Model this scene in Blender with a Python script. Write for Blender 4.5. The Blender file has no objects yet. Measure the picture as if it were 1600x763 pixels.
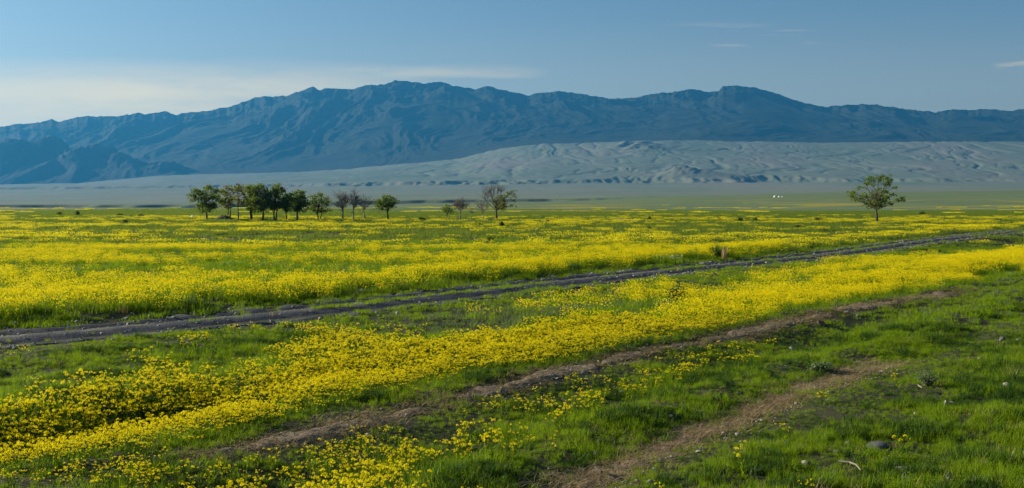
import bpy, math, random
import numpy as np

random.seed(7)
RNG = np.random.default_rng(11)
SC = bpy.context.scene
COL = SC.collection

# ------------------------------------------------------------------ camera geometry (pixels of the 1600-wide photo)
F = 1780.0          # focal length in those pixels
H = 2.6             # eye height above the plain
HY = 318.0          # horizon row
SUN_EL = math.radians(18.5)
SUN_AZ = math.radians(-71)      # measured from +Y (view direction), negative = left
SUN_DIR = (math.sin(SUN_AZ) * math.cos(SUN_EL), math.cos(SUN_AZ) * math.cos(SUN_EL), math.sin(SUN_EL))


def at(px, py, z=0.0):
    """the point of the level z that the photo shows at a pixel"""
    Y = F * (H - z) / (py - HY)
    return (px - 800) / F * Y, Y


def pix(X, Y, z):
    return 800 + F * X / Y, HY - F * (z - H) / Y


# ------------------------------------------------------------------ noise
def _h(ix, iy, seed):
    ix = ix.astype(np.int64); iy = iy.astype(np.int64)
    n = (ix * 374761393 + iy * 668265263 + seed * 1442695041) & 0xFFFFFFFF
    n = ((n ^ (n >> 13)) * 1274126177) & 0xFFFFFFFF
    n = (n ^ (n >> 16)) & 0xFFFFFFFF
    return n.astype(np.float64) / 4294967295.0


def perlin(x, y, seed=0):
    x = np.asarray(x, float); y = np.asarray(y, float)
    x0 = np.floor(x); y0 = np.floor(y); fx = x - x0; fy = y - y0
    u = fx * fx * fx * (fx * (fx * 6 - 15) + 10); v = fy * fy * fy * (fy * (fy * 6 - 15) + 10)

    def g(dx, dy):
        a = _h(x0 + dx, y0 + dy, seed) * 6.2831853
        return np.cos(a) * (fx - dx) + np.sin(a) * (fy - dy)
    return ((g(0, 0) * (1 - u) + g(1, 0) * u) * (1 - v) + (g(0, 1) * (1 - u) + g(1, 1) * u) * v) * 1.5


def fbm(x, y, oct=4, seed=0, gain=0.5):
    s = 0; a = 1.0
    for o in range(oct):
        s = s + a * perlin(x * 2 ** o, y * 2 ** o, seed + o * 17)
        a *= gain
    return s


def ridged(x, y, oct=5, seed=0, gain=0.5):
    s = 0; a = 0.5; w = 1.0
    for o in range(oct):
        r = (1 - np.abs(perlin(x * 2 ** o, y * 2 ** o, seed + o * 13))) ** 2
        s = s + a * r * w
        w = np.clip(r * 1.4, 0, 1); a *= gain
    return s


def sst(a, b, x):
    t = np.clip((x - a) / (b - a), 0, 1)
    return t * t * (3 - 2 * t)


def tab(pts):
    xs = np.array([p[0] for p in pts], float); ys = np.array([p[1] for p in pts], float)
    return lambda x: np.interp(x, xs, ys)


# ------------------------------------------------------------------ courses of the road and the two wheel tracks, as Y(X)
class Course:
    def __init__(self, px_pts, ext=30.0):
        P = [at(*p) for p in px_pts]
        P.sort()
        (x0, y0), (x1, y1) = P[0], P[1]
        P.insert(0, (x0 - ext, y0 - ext * (y1 - y0) / (x1 - x0)))
        (x0, y0), (x1, y1) = P[-2], P[-1]
        P.append((x1 + ext * 3, y1 + ext * 3 * (y1 - y0) / (x1 - x0)))
        xs = np.array([p[0] for p in P]); ys = np.array([p[1] for p in P])
        self.x = np.arange(xs[0], xs[-1], 0.1)
        y = np.interp(self.x, xs, ys)
        k = 21
        yp = np.concatenate([y[0] + (np.arange(-k, 0)) * (y[1] - y[0]), y, y[-1] + np.arange(1, k + 1) * (y[-1] - y[-2])])
        self.y = np.convolve(yp, np.ones(2 * k + 1) / (2 * k + 1), 'valid')
        self.sl = np.gradient(self.y, self.x)

    def dist(self, X, Y):
        yc = np.interp(X, self.x, self.y); sl = np.interp(X, self.x, self.sl)
        return (Y - yc) / np.sqrt(1 + sl * sl)


ROAD = Course([(0, 525), (200, 508), (400, 491), (600, 472), (800, 449.5), (1000, 429), (1100, 418), (1200, 408), (1300, 397), (1400, 385), (1500, 374.5), (1600, 363)], 14)
PATH1 = Course([(150, 765), (280, 733), (420, 697), (530, 669), (640, 645), (720, 624), (800, 605), (900, 581), (1000, 560), (1100, 541), (1200, 518), (1330, 490), (1480, 465)], 8)
PATH2 = Course([(800, 790), (900, 732), (960, 708), (1040, 681), (1160, 640), (1250, 607), (1340, 576), (1430, 545)], 6)


def amp1(X):    # where the first track is bare (along X)
    return sst(-4.2, -2.6, X)


# ------------------------------------------------------------------ terrain
y_terr = tab([(-2500, 322), (-900, 321), (0, 320), (300, 319.5), (560, 314), (700, 312), (900, 310), (1100, 306.5), (1300, 303.5), (1600, 300), (2500, 298), (4000, 297)])
drop_px = tab([(-2500, 8), (0, 7), (300, 7), (540, 7), (700, 6), (900, 5), (1050, 1.5), (1200, 0), (4000, 0)])
y_plain = tab([(-2500, 302), (0, 297), (500, 292), (900, 287), (1600, 284), (3000, 284)])
y_baj = tab([(-2500, 293), (-800, 291), (0, 288), (120, 286), (250, 274), (480, 268), (560, 262), (706, 249), (782, 232), (844, 224), (960, 222), (1050, 218), (1280, 223), (1450, 221), (1600, 221), (2400, 226), (3500, 230)])
w_scarp = tab([(300, 0), (450, .35), (600, 1), (1440, 1), (1540, .2), (1700, 0), (3000, 0)])


def z_near(X, Y):
    flat = 1 - .9 * np.exp(-((X + 1.8) / 3.2) ** 2 - ((Y - 13) / 4.5) ** 2)
    z = 0.09 * perlin(X / 6, Y / 6, 3) * flat - .09 * (1 - flat) + 0.055 * perlin(X / 1.6, Y / 1.6, 4) + 0.012 * perlin(X / .5, Y / .5, 5)
    z = z + 0.16 * perlin(X / 38, Y / 38, 6) * flat
    sr = ROAD.dist(X, Y); s1 = PATH1.dist(X, Y); s2 = PATH2.dist(X, Y)
    z = z + 0.16 * sst(1.9, 3.6, sr) - (0.16 + .14 * sst(12, 42, X)) * np.exp(-((sr + 4.6) / 2.2) ** 2)
    road = np.exp(-(np.abs(sr) / 2.0) ** 6)
    z = z * (1 - road) + road * (0.10 * perlin(X / 30, Y / 30, 6) - 0.06 + .24 * sst(12, 42, X))
    z = z - (.05 + .24 * (1 - sst(-4.5, -2.2, X))) * np.exp(-((s1 - 2.3) / .85) ** 2) + 0.13 * np.exp(-((s1 - .25) / 1.0) ** 2) - 0.045 * np.exp(-((s1 + 1.9) / .8) ** 2) + .04 * np.exp(-((s1 - 4.0) / 1.3) ** 2)
    z = z - 0.03 * np.exp(-(s1 / .4) ** 2)
    z = z + 0.09 * np.exp(-((s2 - .95) / .45) ** 2) - 0.06 * np.exp(-((s2 - 2.1) / .75) ** 2) - 0.06 * np.exp(-(s2 / .5) ** 2)
    return z


def z_far(X, Y):
    px = 800 + F * X / Y
    zt = H + (HY - y_terr(px)) * 1900 / F
    zb = zt - drop_px(px) * 1900 / F
    Yw = Y + 90 * fbm(X / 160, Y / 400, 3, 21)
    zplain = zb * sst(450, 1800, Y) + 0.9 * fbm(X / 190, Y / 190, 3, 22) * sst(200, 500, Y)
    st = sst(1842, 1884, Yw)
    z_lo = zplain * (1 - st) + zt * st + 2.2 * st * (1 - st) * fbm(X / 45, Y / 90, 3, 23)
    yt, yp, yb, ws = y_terr(px), y_plain(px), y_baj(px), w_scarp(px)
    Ys = Y + 190 * fbm(X / 340, Y / 900, 5, 25, .6)
    ya = yt + (yp - yt) * np.clip((Y - 1900) / 2900, 0, 1)
    ysc = yp - 4 - 3 * ws
    yy = ya + (ysc - yp) * sst(4880, 5080, Ys)
    q = np.clip((Y - 5080) / 2120, 0, 1)
    yy = yy + (yb - ysc) * q
    z_hi = H + (HY - yy) * Y / F
    wx = X + 160 * fbm(X / 700, Y / 900, 3, 31); wy = Y + 260 * fbm(X / 800, Y / 700, 3, 32)
    g = -np.exp(-(perlin(wx / 330, wy / 1100, 33) / .11) ** 2) - .6 * np.exp(-(perlin(wx / 150 + .8 * perlin(wx / 300, wy / 300, 39), wy / 520, 34) / .12) ** 2) - .3 * np.exp(-(perlin(wx / 70, wy / 260, 38) / .15) ** 2)
    amp = (.9 + 4.2 * sst(4950, 5700, Y) * (0.25 + 0.75 * sst(350, 760, px))) * sst(2100, 3200, Y)
    z_hi = z_hi + amp * g + amp * .1 * fbm(X / 50, Y / 120, 3, 35) + 1.0 * fbm(X / 120, Y / 240, 3, 36) * sst(1900, 2300, Y)
    # the small dark cone on the shelf
    cx, cy = (1067 - 800) / F * 5250, 5250
    r = np.hypot((X - cx), (Y - cy) * .8)
    z_hi = z_hi + (44 + 9 * fbm(X / 40, Y / 40, 3, 41)) * np.exp(-(r / 85) ** 1.5) + 16 * np.exp(-(((X - cx - 130) / 110) ** 2 + ((Y - cy + 40) / 120) ** 2))
    cx2 = (990 - 800) / F * 6900
    z_hi = z_hi + (26 + 18 * fbm(X / 120, Y / 120, 3, 42)) * np.exp(-(((X - cx2) / 170) ** 2 + ((Y - 6800) / 260) ** 2))
    z = np.where(Yw < 1890, z_lo, np.where(Y < 1900, zt, z_hi))
    bl = sst(1880, 2000, Yw)
    z = z_lo * (1 - bl) + z_hi * bl
    # behind the shelf the ground falls away again
    z7 = H + (HY - yb) * 7200 / F
    z = np.where(Y > 7200, z - (Y - 7200) * .16 - (z7 - H) / 7200 * (Y - 7200), z)
    return z


def zg(X, Y):
    X = np.asarray(X, float); Y = np.asarray(Y, float)
    fade = 1 - sst(180, 420, Y)
    z = np.zeros_like(X)
    m = fade > 0
    if m.any():
        z[m] = z_near(X[m], Y[m]) * fade[m]
    m = Y > 200
    if m.any():
        z[m] += z_far(X[m], Y[m])
    return z


def ground_at(px, py):
    """first point of the ground along the line of sight through a pixel"""
    Y = np.exp(np.linspace(math.log(6.0), math.log(7000.0), 5000)); X = (px - 800) / F * Y
    zr = H - (py - HY) / F * Y
    i = int(np.argmax(zg(X, Y) >= zr))
    return float(X[i]), float(Y[i]), float(zg(X[i:i + 1], Y[i:i + 1])[0])


# ------------------------------------------------------------------ node helpers
def mat(name):
    m = bpy.data.materials.new(name); m.use_nodes = True
    nt = m.node_tree; nt.nodes.clear()
    return m, nt, nt.nodes.new('ShaderNodeOutputMaterial')


def N(nt, t, **kw):
    n = nt.nodes.new(t)
    for k, v in kw.items():
        setattr(n, k, v)
    return n


def mixc(nt, fac, a, b, blend='MIX'):
    n = nt.nodes.new('ShaderNodeMix'); n.data_type = 'RGBA'; n.blend_type = blend
    for s, v in ((n.inputs[0], fac), (n.inputs[6], a), (n.inputs[7], b)):
        if isinstance(v, (int, float)): s.default_value = v
        elif isinstance(v, tuple): s.default_value = v if len(v) == 4 else (*v, 1)
        else: nt.links.new(v, s)
    return n.outputs[2]


def mth(nt, op, a, b=None, c=None, clamp=False):
    n = nt.nodes.new('ShaderNodeMath'); n.operation = op; n.use_clamp = clamp
    for s, v in zip(n.inputs, (a, b, c)):
        if v is None: continue
        if isinstance(v, (int, float)): s.default_value = v
        else: nt.links.new(v, s)
    return n.outputs[0]


def noise(nt, vec, scale, detail=4, rough=.55, w=None):
    n = nt.nodes.new('ShaderNodeTexNoise'); n.inputs['Scale'].default_value = scale
    n.inputs['Detail'].default_value = detail; n.inputs['Roughness'].default_value = rough
    if vec is not None: nt.links.new(vec, n.inputs['Vector'])
    return n.outputs[0]


def ramp(nt, fac, stops):
    n = nt.nodes.new('ShaderNodeValToRGB')
    while len(n.color_ramp.elements) < len(stops): n.color_ramp.elements.new(.5)
    for e, (p, c) in zip(n.color_ramp.elements, stops):
        e.position = p; e.color = (*c, 1) if len(c) == 3 else c
    nt.links.new(fac, n.inputs[0])
    return n.outputs[0]


def mrange(nt, v, a, b, c=0.0, d=1.0):
    n = nt.nodes.new('ShaderNodeMapRange'); n.interpolation_type = 'SMOOTHSTEP'
    nt.links.new(v, n.inputs[0])
    for i, x in zip((1, 2, 3, 4), (a, b, c, d)): n.inputs[i].default_value = x
    return n.outputs[0]


def leafy(name, cols, trans=.5, rough=.6, tcol=None):
    """thin plant tissue: diffuse and translucent, hue varied per instance and per leaf"""
    m, nt, out = mat(name)
    oi = N(nt, 'ShaderNodeObjectInfo')
    geo = N(nt, 'ShaderNodeNewGeometry')
    r = mth(nt, 'FRACT', mth(nt, 'ADD', oi.outputs['Random'], mth(nt, 'MULTIPLY', geo.outputs['Random Per Island'], .6)))
    c = ramp(nt, r, [(i / (len(cols) - 1), c) for i, c in enumerate(cols)])
    p = N(nt, 'ShaderNodeBsdfPrincipled'); p.inputs['Roughness'].default_value = rough
    p.inputs['Specular IOR Level'].default_value = .10
    nt.links.new(c, p.inputs['Base Color'])
    t = N(nt, 'ShaderNodeBsdfTranslucent')
    tc = mixc(nt, 1.0, c, tcol or (1.3, 1.25, .5), 'MULTIPLY')
    nt.links.new(tc, t.inputs['Color'])
    mx = N(nt, 'ShaderNodeMixShader'); mx.inputs[0].default_value = trans
    nt.links.new(p.outputs[0], mx.inputs[1]); nt.links.new(t.outputs[0], mx.inputs[2])
    nt.links.new(mx.outputs[0], out.inputs[0])
    return m


M = {}
M['grass'] = leafy('grass_blade', [(.105, .180, .006), (.155, .255, .008), (.125, .215, .010), (.195, .270, .012), (.115, .205, .007)])
M['grass_dark'] = leafy('dark_grass', [(.030, .075, .010), (.042, .092, .012), (.036, .080, .016)], .4)
M['grass_far'] = leafy('grass_field', [(.090, .145, .018), (.125, .180, .022), (.105, .160, .026), (.145, .19, .03)])
M['herb'] = leafy('herb_leaf', [(.10, .15, .07), (.13, .17, .10), (.08, .13, .05)], .35)
M['dry'] = leafy('dry_stalk', [(.30, .23, .12), (.38, .30, .17), (.24, .17, .09)], .3)
M['stem'] = leafy('green_stem', [(.075, .135, .018), (.105, .165, .022), (.085, .145, .02)], .45)
M['petal'] = leafy('yellow_petal', [(.76, .65, .004), (.82, .72, .006), (.70, .57, .004), (.85, .76, .012)], .5, .55, (1.0, 1.0, .6))
M['leaf'] = leafy('tree_leaf', [(.075, .125, .016), (.12, .175, .024), (.095, .145, .022)], .5)
M['leaf_olive'] = leafy('olive_tree_leaf', [(.115, .135, .035), (.135, .15, .045), (.10, .125, .032)], .5)
M['bush'] = leafy('bush_leaf', [(.036, .066, .014), (.052, .086, .018), (.044, .075, .02)], .3)
M['white_flower'] = leafy('white_petal', [(.42, .48, .32), (.36, .42, .26)], .4)


def simple(name, c1, c2, scale, rough=.9, bump=.4, c3=None, dist=.02):
    m, nt, out = mat(name)
    tc = N(nt, 'ShaderNodeTexCoord')
    oi = N(nt, 'ShaderNodeObjectInfo')
    v = N(nt, 'ShaderNodeVectorMath'); v.operation = 'ADD'
    nt.links.new(tc.outputs['Object'], v.inputs[0]); nt.links.new(oi.outputs['Location'], v.inputs[1])
    n1 = noise(nt, v.outputs[0], scale, 6, .65); n2 = noise(nt, v.outputs[0], scale * 5, 4, .6)
    c = ramp(nt, n1, [(.3, c1), (.62, c2)])
    if c3: c = mixc(nt, mrange(nt, n2, .55, .68), c, c3)
    p = N(nt, 'ShaderNodeBsdfPrincipled'); p.inputs['Roughness'].default_value = rough
    p.inputs['Specular IOR Level'].default_value = .2
    nt.links.new(c, p.inputs['Base Color'])
    b = N(nt, 'ShaderNodeBump'); b.inputs['Strength'].default_value = bump; b.inputs['Distance'].default_value = dist
    nt.links.new(mth(nt, 'ADD', n1, mth(nt, 'MULTIPLY', n2, .5)), b.inputs['Height']); nt.links.new(b.outputs[0], p.inputs['Normal'])
    nt.links.new(p.outputs[0], out.inputs[0])
    return m


M['bark'] = simple('bark', (.045, .034, .024), (.085, .066, .046), 9, .95, .6)
M['twig'] = simple('grey_twig', (.16, .14, .115), (.23, .20, .165), 6, .95, .2)
M['stone_pale'] = simple('pale_stone', (.17, .16, .135), (.31, .29, .25), 9, .9, .5, (.12, .115, .10))
M['stone_dark'] = simple('dark_stone', (.05, .055, .06), (.11, .11, .11), 9, .85, .5, (.16, .15, .13))
M['stone_white'] = simple('white_block', (.66, .65, .61), (.78, .77, .73), 6, .9, .2)
M['clod'] = simple('dark_clod', (.035, .026, .02), (.07, .05, .035), 12, 1, .8)
M['felt'] = simple('white_felt', (.74, .73, .69), (.80, .79, .75), 2, .95, .2)
M['felt_roof'] = simple('roof_felt', (.70, .69, .66), (.80, .79, .76), 2, .95, .2)
M['yurt_door'] = simple('painted_door', (.10, .05, .03), (.16, .08, .04), 3, .7, .2)
M['mound'] = simple('mound_soil', (.045, .05, .03), (.085, .08, .05), 2.5, 1, .6, dist=.08)


def soil(name, base, mid, pale, straw=None, scale=1.0, crust=None):
    m, nt, out = mat(name)
    geo = N(nt, 'ShaderNodeNewGeometry'); pos = geo.outputs['Position']
    n1 = noise(nt, pos, 1.1 * scale, 6, .62); n2 = noise(nt, pos, 9 * scale, 5, .65); n3 = noise(nt, pos, 45 * scale, 3, .6)
    c = ramp(nt, n1, [(.3, base), (.55, mid), (.72, pale)])
    c = mixc(nt, mrange(nt, n2, .5, .7), c, mid)
    c = mixc(nt, mrange(nt, n3, .58, .7, 0, .8), c, straw or pale)
    if crust:      # dry pale crust on the ridges between the ruts
        at_ = N(nt, 'ShaderNodeAttribute'); at_.attribute_name = 'crest'
        c = mixc(nt, mth(nt, 'MULTIPLY', at_.outputs['Fac'], .8), c, crust)
    vo = N(nt, 'ShaderNodeTexVoronoi'); vo.inputs['Scale'].default_value = 16 * scale; nt.links.new(pos, vo.inputs['Vector'])
    p = N(nt, 'ShaderNodeBsdfPrincipled'); p.inputs['Roughness'].default_value = .95; p.inputs['Specular IOR Level'].default_value = .15
    nt.links.new(c, p.inputs['Base Color'])
    b = N(nt, 'ShaderNodeBump'); b.inputs['Strength'].default_value = .9; b.inputs['Distance'].default_value = .03
    hh = mth(nt, 'ADD', mth(nt, 'MULTIPLY', n2, 1.2), mth(nt, 'ADD', mth(nt, 'MULTIPLY', n3, .5), mth(nt, 'MULTIPLY', vo.outputs['Distance'], -.5)))
    nt.links.new(hh, b.inputs['Height']); nt.links.new(b.outputs[0], p.inputs['Normal'])
    nt.links.new(p.outputs[0], out.inputs[0])
    return m


M['path'] = soil('path_soil', (.12, .09, .064), (.195, .15, .107), (.28, .225, .16), (.42, .35, .24))
M['road'] = soil('road_gravel', (.011, .017, .030), (.019, .028, .046), (.034, .044, .062), (.085, .09, .10), 1.3, (.17, .16, .135))  # dark gravel whose base colour is deepened blue for the shade over the ruts
M['gravel'] = simple('gravel_chip', (.12, .118, .11), (.34, .33, .30), 6, .9, .3)


def ground_material():
    m, nt, out = mat('ground_soil')
    geo = N(nt, 'ShaderNodeNewGeometry'); pos = geo.outputs['Position']
    sep = N(nt, 'ShaderNodeSeparateXYZ'); nt.links.new(pos, sep.inputs[0]); Yw = sep.outputs[1]
    # near: earth between the plants
    n1 = noise(nt, pos, .9, 5, .6); n2 = noise(nt, pos, 14, 4, .6)
    near = ramp(nt, n1, [(.3, (.028, .036, .012)), (.7, (.050, .052, .024))])
    near = mixc(nt, mrange(nt, n2, .55, .75), near, (.075, .06, .035))
    # the open plain past the trees: grass with yellow drifts
    mp = N(nt, 'ShaderNodeMapping'); mp.inputs['Scale'].default_value = (.012, .02, .012); nt.links.new(pos, mp.inputs[0])
    n3 = noise(nt, mp.outputs[0], 1, 5, .6)
    n4 = noise(nt, pos, .05, 5, .6)
    grass = ramp(nt, n4, [(.35, (.090, .130, .055)), (.6, (.115, .155, .065)), (.75, (.135, .16, .08))])
    far_y = mth(nt, 'SUBTRACT', 1.0, mrange(nt, Yw, 550, 1150))
    yel = mth(nt, 'MULTIPLY', mrange(nt, n3, .50, .62), far_y)
    plain = mixc(nt, mth(nt, 'MULTIPLY', yel, .75), grass, (.34, .27, .012))
    # dry upland past the terrace
    mp2 = N(nt, 'ShaderNodeMapping'); mp2.inputs['Scale'].default_value = (.0016, .0008, .0016); nt.links.new(pos, mp2.inputs[0])
    n5 = noise(nt, mp2.outputs[0], 1, 6, .6); n6 = noise(nt, pos, .012, 5, .6)
    up = ramp(nt, n5, [(.32, (.100, .135, .088)), (.52, (.138, .158, .115)), (.68, (.168, .160, .130))])
    up = mixc(nt, mrange(nt, n6, .5, .7, 0, .5), up, (.13, .14, .075))
    # steep banks are bare dark earth
    nz = N(nt, 'ShaderNodeSeparateXYZ'); nt.links.new(geo.outputs['True Normal'], nz.inputs[0])
    steep = mth(nt, 'SUBTRACT', 1.0, mrange(nt, nz.outputs[2], .90, .985))
    up = mixc(nt, mth(nt, 'MULTIPLY', steep, .4), up, (.085, .07, .055))
    n7 = noise(nt, pos, .004, 4, .6)
    edge = mth(nt, 'ADD', Yw, mth(nt, 'MULTIPLY', mth(nt, 'SUBTRACT', n7, .5), 500))
    c = mixc(nt, mrange(nt, Yw, 160, 330), near, plain)
    c = mixc(nt, mrange(nt, edge, 1850, 2150), c, up)
    bank = mth(nt, 'MULTIPLY', mth(nt, 'SUBTRACT', 1.0, mrange(nt, nz.outputs[2], .955, .992)), mth(nt, 'MULTIPLY', mrange(nt, Yw, 1500, 1650), mth(nt, 'SUBTRACT', 1.0, mrange(nt, Yw, 2050, 2200))))
    c = mixc(nt, mth(nt, 'MULTIPLY', bank, .9), c, (.045, .048, .036))
    p = N(nt, 'ShaderNodeBsdfPrincipled'); p.inputs['Roughness'].default_value = .95; p.inputs['Specular IOR Level'].default_value = .1
    nt.links.new(c, p.inputs['Base Color'])
    b = N(nt, 'ShaderNodeBump'); b.inputs['Strength'].default_value = .6; b.inputs['Distance'].default_value = .04
    nt.links.new(n2, b.inputs['Height']); nt.links.new(b.outputs[0], p.inputs['Normal'])
    nt.links.new(p.outputs[0], out.inputs[0])
    return m


def mountain_material():
    m, nt, out = mat('mountain_rock')
    geo = N(nt, 'ShaderNodeNewGeometry'); pos = geo.outputs['Position']
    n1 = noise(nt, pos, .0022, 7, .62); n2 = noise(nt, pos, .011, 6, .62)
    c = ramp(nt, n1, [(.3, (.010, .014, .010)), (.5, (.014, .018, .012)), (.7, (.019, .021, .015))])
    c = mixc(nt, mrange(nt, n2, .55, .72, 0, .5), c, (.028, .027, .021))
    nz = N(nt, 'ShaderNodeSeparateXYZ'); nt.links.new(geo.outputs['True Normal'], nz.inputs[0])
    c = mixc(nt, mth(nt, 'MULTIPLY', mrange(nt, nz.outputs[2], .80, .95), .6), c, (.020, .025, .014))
    p = N(nt, 'ShaderNodeBsdfPrincipled'); p.inputs['Roughness'].default_value = .95; p.inputs['Specular IOR Level'].default_value = .1
    nt.links.new(c, p.inputs['Base Color'])
    b = N(nt, 'ShaderNodeBump'); b.inputs['Strength'].default_value = .3; b.inputs['Distance'].default_value = 8
    nt.links.new(n2, b.inputs['Height']); nt.links.new(b.outputs[0], p.inputs['Normal'])
    nt.links.new(p.outputs[0], out.inputs[0])
    return m


M['ground'] = ground_material()
M['mountain'] = mountain_material()


# ------------------------------------------------------------------ object helpers
def tag(o, label=None, cat=None, group=None, kind=None):
    if label: o['label'] = label
    if cat: o['category'] = cat
    if group: o['group'] = group
    if kind: o['kind'] = kind
    return o


def empty(name, loc, rz=0.0):
    o = bpy.data.objects.new(name, None); COL.objects.link(o)
    o.location = loc; o.rotation_euler = (0, 0, rz); o.empty_display_size = .2
    return o


def link(name, me, parent=None):
    o = bpy.data.objects.new(name, me); COL.objects.link(o)
    if parent: o.parent = parent
    return o


class MB:
    def __init__(self):
        self.v = []; self.f = []; self.m = []

    def quad(self, a, b, c, d, mi=0):
        n = len(self.v); self.v += [a, b, c, d]; self.f.append((n, n + 1, n + 2, n + 3)); self.m.append(mi)

    def tri(self, a, b, c, mi=0):
        n = len(self.v); self.v += [a, b, c]; self.f.append((n, n + 1, n + 2)); self.m.append(mi)

    def tube(self, pts, rads, seg=5, mi=0):
        pts = [np.array(p, float) for p in pts]; n0 = len(self.v)
        for i, p in enumerate(pts):
            d = pts[min(i + 1, len(pts) - 1)] - pts[max(i - 1, 0)]
            d = d / (np.linalg.norm(d) + 1e-9)
            a = np.cross(d, (0, 0, 1) if abs(d[2]) < .9 else (1, 0, 0)); a /= np.linalg.norm(a) + 1e-9
            b = np.cross(d, a)
            for k in range(seg):
                t = 2 * math.pi * k / seg
                self.v.append(tuple(p + rads[i] * (math.cos(t) * a + math.sin(t) * b)))
        for i in range(len(pts) - 1):
            for k in range(seg):
                k2 = (k + 1) % seg
                self.f.append((n0 + i * seg + k, n0 + i * seg + k2, n0 + (i + 1) * seg + k2, n0 + (i + 1) * seg + k)); self.m.append(mi)
        self.f.append(tuple(n0 + (len(pts) - 1) * seg + k for k in range(seg))); self.m.append(mi)

    def blade(self, base, ang, h, w, lean, mi=0, segs=2):
        """one grass blade: a tapering bent strip"""
        dx, dy = math.cos(ang), math.sin(ang)
        sx, sy = -dy * w * .5, dx * w * .5
        prev = None
        for i in range(segs + 1):
            t = i / segs
            o = lean * h * t * t
            c = (base[0] + dx * o, base[1] + dy * o, base[2] + h * t * (1 - .25 * lean * t))
            k = (1 - t) ** .7 if t < 1 else 0.0
            cur = ((c[0] - sx * k, c[1] - sy * k, c[2]), (c[0] + sx * k, c[1] + sy * k, c[2]))
            if prev:
                if i == segs: self.tri(prev[0], prev[1], c, mi)
                else: self.quad(prev[0], prev[1], cur[1], cur[0], mi)
            prev = cur

    def leafquad(self, c, s, nrm, mi=0, asp=1.0):
        n = np.array(nrm, float); n /= np.linalg.norm(n) + 1e-9
        a = np.cross(n, (random.uniform(-1, 1), random.uniform(-1, 1), random.uniform(-1, 1))); a /= np.linalg.norm(a) + 1e-9
        b = np.cross(n, a); c = np.array(c)
        self.quad(tuple(c - a * s * .5), tuple(c + b * s * .35 * asp), tuple(c + a * s * .5), tuple(c - b * s * .35 * asp), mi)

    def mesh(self, name, mats, smooth=False):
        me = bpy.data.meshes.new(name)
        me.from_pydata(self.v, [], self.f)
        for m in (mats if isinstance(mats, (list, tuple)) else [mats]): me.materials.append(m)
        me.polygons.foreach_set('material_index', np.array(self.m, dtype=np.int32))
        if smooth: me.polygons.foreach_set('use_smooth', np.ones(len(self.f), dtype=bool))
        me.update()
        return me


def grid_mesh(name, X, Y, Z, m, smooth=True):
    r, c = X.shape
    co = np.empty((r * c, 3), np.float32); co[:, 0] = X.ravel(); co[:, 1] = Y.ravel(); co[:, 2] = Z.ravel()
    i = (np.arange(r - 1)[:, None] * c + np.arange(c - 1)[None, :]).ravel()
    q = np.stack([i, i + 1, i + c + 1, i + c], 1).astype(np.int32)
    me = bpy.data.meshes.new(name)
    me.vertices.add(r * c); me.vertices.foreach_set('co', co.ravel())
    me.loops.add(q.size); me.loops.foreach_set('vertex_index', q.ravel())
    me.polygons.add(len(q)); me.polygons.foreach_set('loop_start', (np.arange(len(q)) * 4).astype(np.int32))
    me.polygons.foreach_set('use_smooth', np.full(len(q), smooth))
    me.materials.append(m); me.update(); me.validate()
    return me


# ------------------------------------------------------------------ ground sheet
u_in = np.linspace(-.46, .46, 900)
u_l = -.46 - np.cumsum(np.linspace(.002, .012, 110)); u_r = -u_l
U = np.concatenate([u_l[::-1], u_in, u_r])
rows = list(F * H / np.linspace(925, 11, 440))
rows += list(np.linspace(rows[-1] + 12, 1700, 70)) + list(np.linspace(1706, 1990, 70)) + list(np.linspace(2010, 4800, 90)) + list(np.linspace(4812, 7260, 260)) + list(np.linspace(7290, 8200, 16))
Yr = np.array(rows)
Xg, Yg = U[None, :] * Yr[:, None], np.repeat(Yr[:, None], len(U), 1)
Zg = zg(Xg.ravel(), Yg.ravel()).reshape(Xg.shape)
g = link('ground', grid_mesh('ground', Xg, Yg, Zg, M['ground']))
tag(g, 'wide grassy plain rising to a dry gullied slope under the mountains', 'ground', kind='structure')
Z_MIN = float(Zg.min())


# ------------------------------------------------------------------ road and wheel tracks (real strips with relief)
def strip(name, course, s_half, x0, x1, zfun, m, nx=900, ns=64):
    xs = np.linspace(x0, x1, nx)
    yc = np.interp(xs, course.x, course.y); sl = np.interp(xs, course.x, course.sl)
    nrm = np.stack([-sl, np.ones_like(sl)], 1) / np.sqrt(1 + sl * sl)[:, None]
    s = np.linspace(-s_half, s_half, ns)
    X = xs[:, None] + nrm[:, 0:1] * s[None]; Y = yc[:, None] + nrm[:, 1:2] * s[None]
    G = zg(X.ravel(), Y.ravel()).reshape(X.shape)
    Z = G + zfun(X, Y, np.repeat(s[None], nx, 0), xs[:, None])
    # rows run along the course: order so that normals point up
    return link(name, grid_mesh(name, X.T, Y.T, Z.T, m))


def road_z(X, Y, s, x):
    e = np.abs(s) + .35 * fbm(X / 1.4, Y / 1.4, 3, 51)
    z = .05 - .25 * sst(1.3, 1.8, e)
    rut = np.exp(-((s - .78) / .3) ** 2) + np.exp(-((s + .78) / .3) ** 2)
    z = z - .075 * rut + .035 * np.exp(-((s - .05) / .3) ** 2)
    z = z + .018 * fbm(X / .5, Y / .5, 4, 52) + .025 * np.exp(-((s - 1.5) / .22) ** 2) * (0.6 + .8 * perlin(X / .8, Y / .8, 53))
    return z


def path_z(ax, hw):
    def f(X, Y, s, x):
        e = np.abs(s) + .17 * fbm(X / .8, Y / .8, 4, 61) + (1 - ax(x)) * 1.2
        return .03 - .16 * sst(hw - .18, hw + .18, e) + .014 * fbm(X / .18, Y / .18, 3, 62)
    return f


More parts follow.
